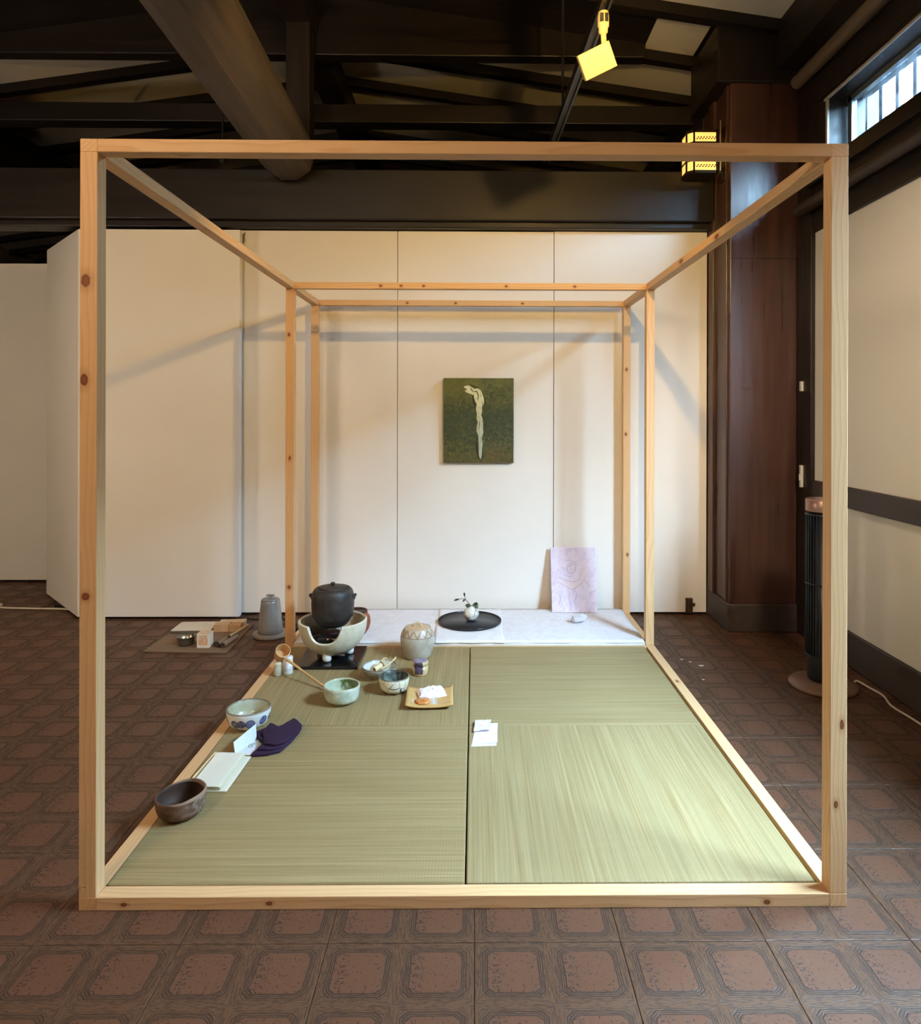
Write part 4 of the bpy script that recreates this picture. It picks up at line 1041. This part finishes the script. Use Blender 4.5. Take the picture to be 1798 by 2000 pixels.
quad_sheet('flat_leaf', [a + Vector((.0015, 0, .0002)), (-.684, .640, BZ + .0002), (-.668, .71, BZ + .0002), b + Vector((.0015, 0, .0002))], .0010, WPAP, fc)
EM = plain('green_emblem_ink', '#5f6f60', .8)
for dx, dy, r in ((.022, .052, .0075), (.026, .068, .0060), (.016, .064, .004)):
    bm = bmesh.new(); n = 14
    for r0, r1 in ((r, r * .62),):
        o0 = [bm.verts.new((a.x + dx + .012 + r0 * math.cos(2 * math.pi * k / n), a.y + dy - .004 + r0 * math.sin(2 * math.pi * k / n), BZ + .0016)) for k in range(n)]
        o1 = [bm.verts.new((a.x + dx + .012 + r1 * math.cos(2 * math.pi * k / n), a.y + dy - .004 + r1 * math.sin(2 * math.pi * k / n), BZ + .0016)) for k in range(n)]
        for k in range(n): bm.faces.new((o0[k], o0[(k + 1) % n], o1[(k + 1) % n], o1[k]))
    link('printed_emblem', mesh('printed_emblem', bm), EM, fc)
KAI = plain('cream_paper', '#ebe3d0', .75, .2, .04, 15); KAE = plain('paper_edge', '#d9cfae', .8, .2, .15, 120)
ps = thing('paper_stack', 'stack of cream folded papers with a rounded spine along the left rail', 'paper', (-.735, .545, BZ))
pd = Vector((.03, 1, 0)).normalized(); pn = Vector((pd.y, -pd.x, 0)); O = Vector((-.789, .432, BZ + .0003))
def kaishi(name, w0, w1, z0, z1, l0, l1, mat):
    prof = [(w0, z0), (w1 - .006, z0), (w1 - .001, z0 + (z1 - z0) * .25), (w1, (z0 + z1) / 2), (w1 - .001, z1 - (z1 - z0) * .25), (w1 - .006, z1), (w0, z1)]
    bm = bmesh.new(); A = [bm.verts.new(O + pd * l0 + pn * w + Vector((0, 0, z))) for w, z in prof]; B = [bm.verts.new(O + pd * l1 + pn * w + Vector((0, 0, z))) for w, z in prof]
    k = len(prof); bm.faces.new(A[::-1]); bm.faces.new(B)
    for i in range(k): bm.faces.new((A[i], A[(i + 1) % k], B[(i + 1) % k], B[i]))
    return link(name, mesh(name, bm), mat, ps)
kaishi('outer_sheet', -.006, .106, 0, .003, -.002, .200, KAI)
kaishi('sheet_block', .0, .088, .0031, .013, .0, .198, KAE)
kaishi('top_sheet', -.001, .084, .0131, .0150, -.001, .199, KAI)
pk_ = tube('bamboo_pick', [O + pd * .02 + pn * -.018 + Vector((0, 0, .0048)), O + pd * .215 + pn * -.013 + Vector((0, 0, .0048))], .0045, BAM2, seg=6)
tag(pk_, 'thin pale bamboo pick lying beside the cream paper stack', 'pick')
ns = thing('note_paper', 'folded white note paper on the front right tatami mat', 'paper', (.07, .76, BZ))
quad_sheet('sheet', [(.010, .694, BZ), (.092, .700, BZ), (.102, .862, BZ), (.026, .858, BZ)], .0012, WPAP, ns)
quad_sheet('folded_leaf', [(.012, .702, BZ + .0013), (.096, .716, BZ + .004), (.100, .858, BZ + .0035), (.030, .852, BZ + .0013)], .0010, WPAP, ns)
s = N('printed_card', .6, .3); n_ = s.noise(55, 4, .6, 1.5)
s.col(s.mix(s.rng(n_, .52, .66, 0, .8), s.mix(s.noise(18, 3), '#e3dbe6', '#e9e3ea'), '#a99bb0'))
cdn = thing('printed_card', 'small pale card with a lilac print on the white note paper', 'card', (.05, .82, BZ + .005))
quad_sheet('card_face', [(.018, .790, BZ + .0060), (.072, .796, BZ + .0060), (.079, .874, BZ + .0075), (.024, .870, BZ + .0075)], .0016, s.m, cdn)
quad_sheet('card_lip', [(.040, .7905, BZ + .0080), (.068, .794, BZ + .0080), (.069, .799, BZ + .0080), (.041, .7955, BZ + .0080)], .0005, plain('grey_print', '#8f8796', .7), cdn)

# ------------------------------------------------------------------ on the white base
TRAYM = plain('black_lacquer_tray', '#24252a', .35, .5, .15, 60)
rt = thing('round_tray', 'round black tray under the small flower vase', 'tray', (-.004, 1.985, PT))
lathe('tray_base', [(.10, .001), (.150, .001), (.158, .004), (.158, .0085), (.002, .0085)], (-.004, 1.985, PT), TRAYM, rt, seg=72)
lathe('tray_rim', [(.1575, .004), (.1605, .005), (.1615, .0125), (.159, .0135), (.1565, .0105), (.1565, .006)], (-.004, 1.985, PT), plain('black_rim', '#1b1b1f', .3), rt, seg=72)
VZ = PT + .0088; VX, VY = .004, 1.985
s = glaze('white_vase_glaze', [(.3, '#bcb8ac'), (.5, '#e2dfd6'), (.7, '#efede7')], 30, .3)
b0 = s.b.inputs['Base Color'].links[0].from_socket
s.col(s.mix(s.rng(s.noise(26, 4, .6, 1.2), .58, .64, 0, .85), b0, '#7b7768'))
vs = thing('flower_vase', 'small round white vase with dark patches on the round black tray', 'vase', (VX, VY, VZ))
lathe('vase_body', [(.014, 0), (.018, .001), (.030, .012), (.039, .032), (.039, .045), (.031, .060), (.018, .068), (.014, .072), (.015, .076), (.012, .076), (.011, .068), (.002, .05)], (VX, VY, VZ), s.m, vs, seg=44)
sp = thing('leaf_sprig', 'green leafy sprig standing in the small white vase', 'plant', (VX, VY, VZ + .06))
LEAF = glaze('sprig_leaf', [(.3, '#232f20'), (.6, '#3a4a30'), (.8, '#55613f')], 30, .45).m
BARKM = plain('sprig_bark', '#4b4436', .7)
br1 = spline([(VX, VY, VZ + .055), (VX - .010, VY, VZ + .085), (VX - .028, VY - .002, VZ + .105), (VX - .034, VY, VZ + .125)], 4)
br2 = spline([(VX - .026, VY - .002, VZ + .103), (VX - .045, VY, VZ + .110), (VX - .066, VY - .004, VZ + .106)], 4)
tube('stem', br1, .0016, BARKM, sp, seg=6); tube('stem', br2, .0013, BARKM, sp, seg=6)
tube('stem', spline([(VX, VY, VZ + .055), (VX + .012, VY - .004, VZ + .085), (VX + .020, VY - .01, VZ + .090)], 4), .0015, BARKM, sp, seg=6)
def leaf(p, d, n, L, w):
    d = Vector(d).normalized(); n = Vector(n).normalized(); sd = d.cross(n).normalized(); n = sd.cross(d)
    bm = bmesh.new(); P = Vector(p); mid, lf, rg = [], [], []
    for k in range(7):
        t = k / 6; ww = w * math.sin(math.pi * min(1, t * .96 + .04)) ** .8; c = P + d * (L * t) + n * (-.12 * L * t * t)
        mid.append(bm.verts.new(c)); lf.append(bm.verts.new(c + sd * ww + n * ww * .3)); rg.append(bm.verts.new(c - sd * ww + n * ww * .3))
    for k in range(6):
        bm.faces.new((mid[k], mid[k + 1], lf[k + 1], lf[k])); bm.faces.new((rg[k], rg[k + 1], mid[k + 1], mid[k]))
    o = link('leaf', mesh('leaf', bm), LEAF, sp, smooth=True); md = o.modifiers.new('s', 'SOLIDIFY'); md.thickness = .0006
leaf((VX - .004, VY, VZ + .076), (-.8, -.6, .15), (0, -.5, 1), .034, .010)
leaf((VX + .010, VY - .004, VZ + .082), (.7, -.6, .25), (0, -.6, 1), .032, .011)
leaf((VX + .018, VY - .008, VZ + .088), (.5, -.4, -.75), (.3, -1, .2), .030, .010)
leaf((VX - .010, VY, VZ + .083), (-.5, -.8, -.5), (0, -1, .6), .026, .009)
leaf((VX - .060, VY - .003, VZ + .107), (-.95, -.2, -.1), (0, -.6, 1), .030, .0065)
leaf((VX - .034, VY, VZ + .122), (-.1, -.3, 1), (0, -1, .2), .022, .005)
leaf((VX - .030, VY, VZ + .108), (-.6, -.3, -.5), (0, -1, .5), .020, .005)
leaf((VX + .002, VY - .006, VZ + .078), (.1, -1, .3), (0, .2, 1), .024, .009)
# quartz crystal
s = N('clear_quartz', .08, .7); s.set(Transmission_Weight=.5, IOR=1.3); s.col(s.mix(s.noise(40, 3), '#e6e6ea', '#fbfbfc'))
bm = bmesh.new(); A_, B_ = [], []
MQ = Matrix.Translation((.548, 1.965, PT + .021)) @ Matrix.Rotation(R(12), 4, 'Z') @ Matrix.Rotation(R(-8), 4, 'Y')
for k in range(6):
    a = R(60 * k + 30); A_.append(bm.verts.new((-.030 + .004 * (k % 2), .020 * math.cos(a), .0195 * math.sin(a)))); B_.append(bm.verts.new((.022 - .005 * (k % 3), .0235 * math.cos(a), .023 * math.sin(a))))
t0, t1 = bm.verts.new((-.042, .004, -.004)), bm.verts.new((.047, -.003, .006))
for k in range(6):
    j = (k + 1) % 6; bm.faces.new((A_[k], A_[j], B_[j], B_[k])); bm.faces.new((A_[j], A_[k], t0)); bm.faces.new((B_[k], B_[j], t1))
bmesh.ops.transform(bm, matrix=MQ, verts=bm.verts)
zmin = min(v.co.z for v in bm.verts)
for v in bm.verts: v.co.z += PT + .0008 - zmin
qz = link('quartz_crystal', mesh('quartz_crystal', bm), s.m); tag(qz, 'clear quartz crystal point on the white paper before the pink painting', 'crystal')

# ------------------------------------------------------------------ things on the floor at the left
bd = N('thin_wood_board', .65, .3); g_ = bd.noise(40, 4, v=bd.map((.1, 1, 1))); bd.col(bd.mix(g_, '#6d5743', '#8a7058')); bd.bump(g_, .15, .001)
wb = thing('wooden_board', 'thin brown wooden board on the floor carrying tea tools', 'board', (-1.33, 1.88, .001))
prism('board_sheet', [(-1.512, 1.686), (-1.121, 1.664), (-1.135, 2.10), (-1.500, 2.11)], .0012, .0075, bd.m, wb, bevel=.001)
prism('board_batten', [(-1.50, 1.70), (-1.13, 1.68), (-1.13, 1.70), (-1.50, 1.72)], .0009, .0013, bd.m, wb)
OB = .0078
bk = thing('sketchbook', 'pale closed notebook lying on the wooden board', 'book', (-1.40, 2.02, OB))
M_ = Matrix.Translation((-1.402, 2.018, 0)) @ Matrix.Rotation(R(2), 4, 'Z')
def pb_(name, b, mat, parent, M, bev=.0008):
    bm = bmesh.new(); bx(bm, *b); bmesh.ops.transform(bm, matrix=M, verts=bm.verts); return link(name, mesh(name, bm), mat, parent, bevel=bev, seg=1)
pb_('cover', (-.098, .098, -.074, .074, OB + .012, OB + .0145), plain('cream_cover', '#d8d0c0', .6), bk, M_)
pb_('page_block', (-.094, .094, -.070, .070, OB + .003, OB + .012), plain('pages', '#7d7263', .8), bk, M_)
pb_('back_cover', (-.098, .098, -.074, .074, OB + .0003, OB + .003), plain('dark_cover', '#4b423a', .6), bk, M_)
WD1 = plain('pale_wood_block', '#c9a681', .6, .3, .12, 40); WD2 = plain('tan_wood_block', '#b99268', .6, .3, .12, 40)
M_ = Matrix.Translation((-1.225, 2.005, 0)) @ Matrix.Rotation(R(6), 4, 'Z')
o = pb_('wood_block', (-.062, .066, .020, .085, OB + .0003, OB + .028), plain('cream_wood_block', '#d6c3a3', .6), None, M_); tag(o, 'longer cream wooden block at the back of the wooden board', 'block')
o = pb_('wood_block', (-.070, .004, -.040, .018, OB + .0003, OB + .036), WD1, None, M_); tag(o, 'pinkish wooden block on the board, nearer the notebook', 'block')
o = pb_('wood_block', (.006, .062, -.045, .018, OB + .0003, OB + .032), WD2, None, M_); tag(o, 'tan wooden block on the board, nearer the electric kettle', 'block')
cu = thing('metal_cup', 'small steel measuring cup with a handle on the wooden board', 'cup', (-1.352, 1.775, OB))
STL = plain('brushed_steel', '#8d897f', .25, .6, .1, 50, Metallic=.85)
lathe('cup_body', [(.024, .0), (.032, .001), (.037, .012), (.040, .038), (.043, .040), (.043, .042), (.039, .041), (.036, .014), (.031, .005), (.002, .005)], (-1.352, 1.775, OB), STL, cu, seg=36)
pb_('cup_handle', (.039, .070, -.005, .005, OB + .038, OB + .041), STL, cu, Matrix.Translation((-1.352, 1.775, 0)) @ Matrix.Rotation(R(6), 4, 'Z'))
s = N('printed_carton', .55); x, y, z = s.sep()
pr = s.m_('MULTIPLY', s.m_('MULTIPLY', s.rng(x, -1.274, -1.272), s.rng(x, -1.228, -1.230)), s.m_('MULTIPLY', s.rng(z, OB + .012, OB + .014), s.rng(z, OB + .060, OB + .058)))
s.col(s.mix(s.m_('MULTIPLY', pr, s.rng(s.noise(80, 3), .35, .55, .3, 1)), '#e2d5c4', '#d3a67f'))
cb = thing('carton', 'small white carton with a tan printed front on the wooden board', 'box', (-1.25, 1.745, OB))
boxes('carton_body', [(-1.280, -1.222, 1.722, 1.775, OB + .0003, OB + .066)], s.m, cb, bevel=.001)
prism('carton_flap', [(-1.2795, 1.7225), (-1.2225, 1.7225), (-1.2225, 1.7745), (-1.2795, 1.7745)], OB + .0662, OB + .068, plain('carton_top', '#d8b795', .6), cb)
DKW = plain('dark_tool_wood', '#3b2e26', .5); GRW = plain('grey_tool_wood', '#7d6a58', .6)
def stick(label, p0, p1, r, m, tipm=None, name='charcoal_stick', cat='stick'):
    t = thing(name, label, cat, p0, 'loose tools on the wooden board')
    p0, p1 = Vector(p0), Vector(p1); d = (p1 - p0)
    tube('shaft', [p0, p0 + d * .96, p1], [r, r, r * .8], m, t, seg=10)
    tube('end_cap', [p0 - d.normalized() * .004, p0 + d.normalized() * .0005], [r * .9, r * 1.08], tipm or DKW, t, seg=10)
stick('thick brown tool with a dark end on the wooden board, nearest the viewer', (-1.190, 1.735, OB + .0135), (-1.160, 1.880, OB + .0135), .013, GRW)
stick('thick grey brown tool with a hollow end beside the carton', (-1.160, 1.725, OB + .0125), (-1.110 - .03, 1.860, OB + .0125), .012, plain('brown_tool_wood', '#8a7562', .6))
stick('dark stick lying between the carton and the thick tools', (-1.210, 1.765, OB + .0085), (-1.165, 1.930, OB + .010), .008, DKW)
stick('slim pale bamboo stick pointing back toward the kettle', (-1.155, 1.80, OB + .031), (-1.125, 1.985, OB + .030), .006, plain('tool_bamboo', '#b59766', .5))

ek = thing('electric_kettle', 'grey tapered electric kettle on its round base', 'kettle', (-.995, 1.915, 0))
KG = glaze('grey_kettle_enamel', [(.3, '#7f7a74'), (.6, '#8d8882'), (.8, '#98938c')], 12, .22, .6, bump=.03).m
KX, KY = -.995, 1.925
lathe('base_plate', [(.070, .0012), (.082, .002), (.086, .008), (.084, .018), (.072, .022), (.002, .022)], (KX, KY, 0), plain('kettle_base', '#83776f', .4), ek, seg=56)
lathe('kettle_body', [(.058, .0225), (.061, .024), (.0615, .034), (.058, .070), (.052, .120), (.047, .165), (.0455, .178), (.044, .180), (.03, .180)], (KX, KY, 0), KG, ek, seg=56)
ld_ = lathe('lid', [(.043, .1805), (.0445, .182), (.040, .187), (.020, .190), (.002, .191)], (KX, KY, 0), KG, ek, seg=48)
boxes('lid_knob', [(KX - .006, KX + .006, KY - .006, KY + .006, .189, .199), (KX - .020, KX + .018, KY - .009, KY + .009, .199, .207)], KG, ld_, bevel=.003)
lathe('base_ring', [(.0615, .0345), (.0622, .036), (.0615, .0375)], (KX, KY, 0), plain('ring_trim', '#6e6963', .3), ek, seg=56)
tube('handle', spline([(KX + .054, KY + .02, .085), (KX + .072, KY + .03, .082), (KX + .076, KY + .032, .060), (KX + .058, KY + .022, .048)], 5), .006, plain('kettle_handle', '#2b2928', .4), ek, seg=10)

# cords
CORD = plain('white_cord', '#d8cdbb', .5)
o = tube('power_cord', spline([(-3.35, 2.62, .006), (-2.98, 2.60, .006), (-2.72, 2.50, .006), (-2.66, 2.42, .006), (-2.50, 2.40, .006), (-2.28, 2.385, .006), (-2.14, 2.33, .006)], 8), .005, CORD, seg=8); tag(o, 'thin white cord on the floor at the left, before the angled panel', 'cord')
o = tube('power_cord', spline([(1.579, 1.29, .006), (1.605, 1.31, .006), (1.615, 1.24, .006), (1.625, 1.16, .006), (1.60, 1.06, .006), (1.61, .92, .006), (1.60, .70, .006)], 8), .0042, CORD, seg=8); tag(o, 'thin white cord along the right baseboard from the tower fan', 'cord')
o = tube('power_cord', spline([(-1.20, 2.21, .006), (-1.15, 2.18, .008), (-1.05, 2.20, .008), (-.93, 2.13, .006), (-.89, 2.05, .006), (-.888, 2.0, .006)], 8), .004, plain('black_cord', '#1c1a19', .5), seg=8); tag(o, 'black cord behind the electric kettle at the wall foot', 'cord')

# tower fan
FNX, FNY = 1.440, 1.265
tf = thing('tower_fan', 'slim black slatted tower fan with a copper top by the right wall', 'fan', (FNX, FNY, 0))
COPM = plain('copper_trim', '#9a7460', .3, .6, .06, 40, Metallic=.6); FBL = plain('black_fan_plastic', '#14161a', .35, .5)
lathe('base', [(.10, .0012), (.128, .002), (.131, .010), (.126, .020), (.09, .028), (.05, .032), (.002, .033)], (FNX, FNY, 0), plain('copper_base', '#7f6253', .4, .5, .06, 30), tf, seg=64)
lathe('column', [(.050, .030), (.058, .032), (.060, .05), (.060, .712), (.05, .714)], (FNX, FNY, 0), FBL, tf, seg=48)
lathe('cap', [(.060, .7145), (.068, .716), (.0685, .722), (.0685, .762), (.066, .766), (.060, .7665), (.002, .767)], (FNX, FNY, 0), COPM, tf, seg=56)
boxes('cap_button', [(FNX - .006, FNX + .006, FNY - .0705, FNY - .067, .735, .747)], FBL, tf)
bm0 = bmesh.new(); bx(bm0, -.0016, .0016, -.005, .004, .13, .705); SLM = mesh('fan_slat', bm0); SLM.materials.append(FBL)
for k in range(34):
    a = 2 * math.pi * k / 34
    o = bpy.data.objects.new('slat', SLM); COL.objects.link(o); o.parent = tf; o.location = (.0635 * math.cos(a), .0635 * math.sin(a), 0); o.rotation_euler = (0, 0, a + R(90))
for zz in (.13, .42, .70):
    lathe('slat_ring', [(.0605, zz), (.0690, zz), (.0690, zz + .006), (.0605, zz + .006)], (FNX, FNY, 0), FBL, tf, seg=48)

# scraps of paper on the floor
SCR = plain('paper_scrap', '#d9d2c8', .8)
for i, (x, y, r, l) in enumerate(((1.02, 1.50, .010, 'largest white paper scrap on the floor right of the mats'), (.985, 1.55, .006, 'tiny white paper crumb behind the largest scrap'), (.955, 1.58, .006, 'tiny white crumb farthest back on the floor right of the mats'), (.975, 1.34, .005, 'tiny white crumb nearest the viewer on the right floor'))):
    pts = [(x + r * (1 + .4 * math.sin(3 * q + i)) * math.cos(q), y + r * (.8 + .3 * math.cos(2 * q)) * math.sin(q)) for q in (2 * math.pi * k / 9 for k in range(9))]
    o = prism('paper_scrap', pts, .0010, .0024, SCR); tag(o, l, 'scrap', 'paper scraps on the floor')
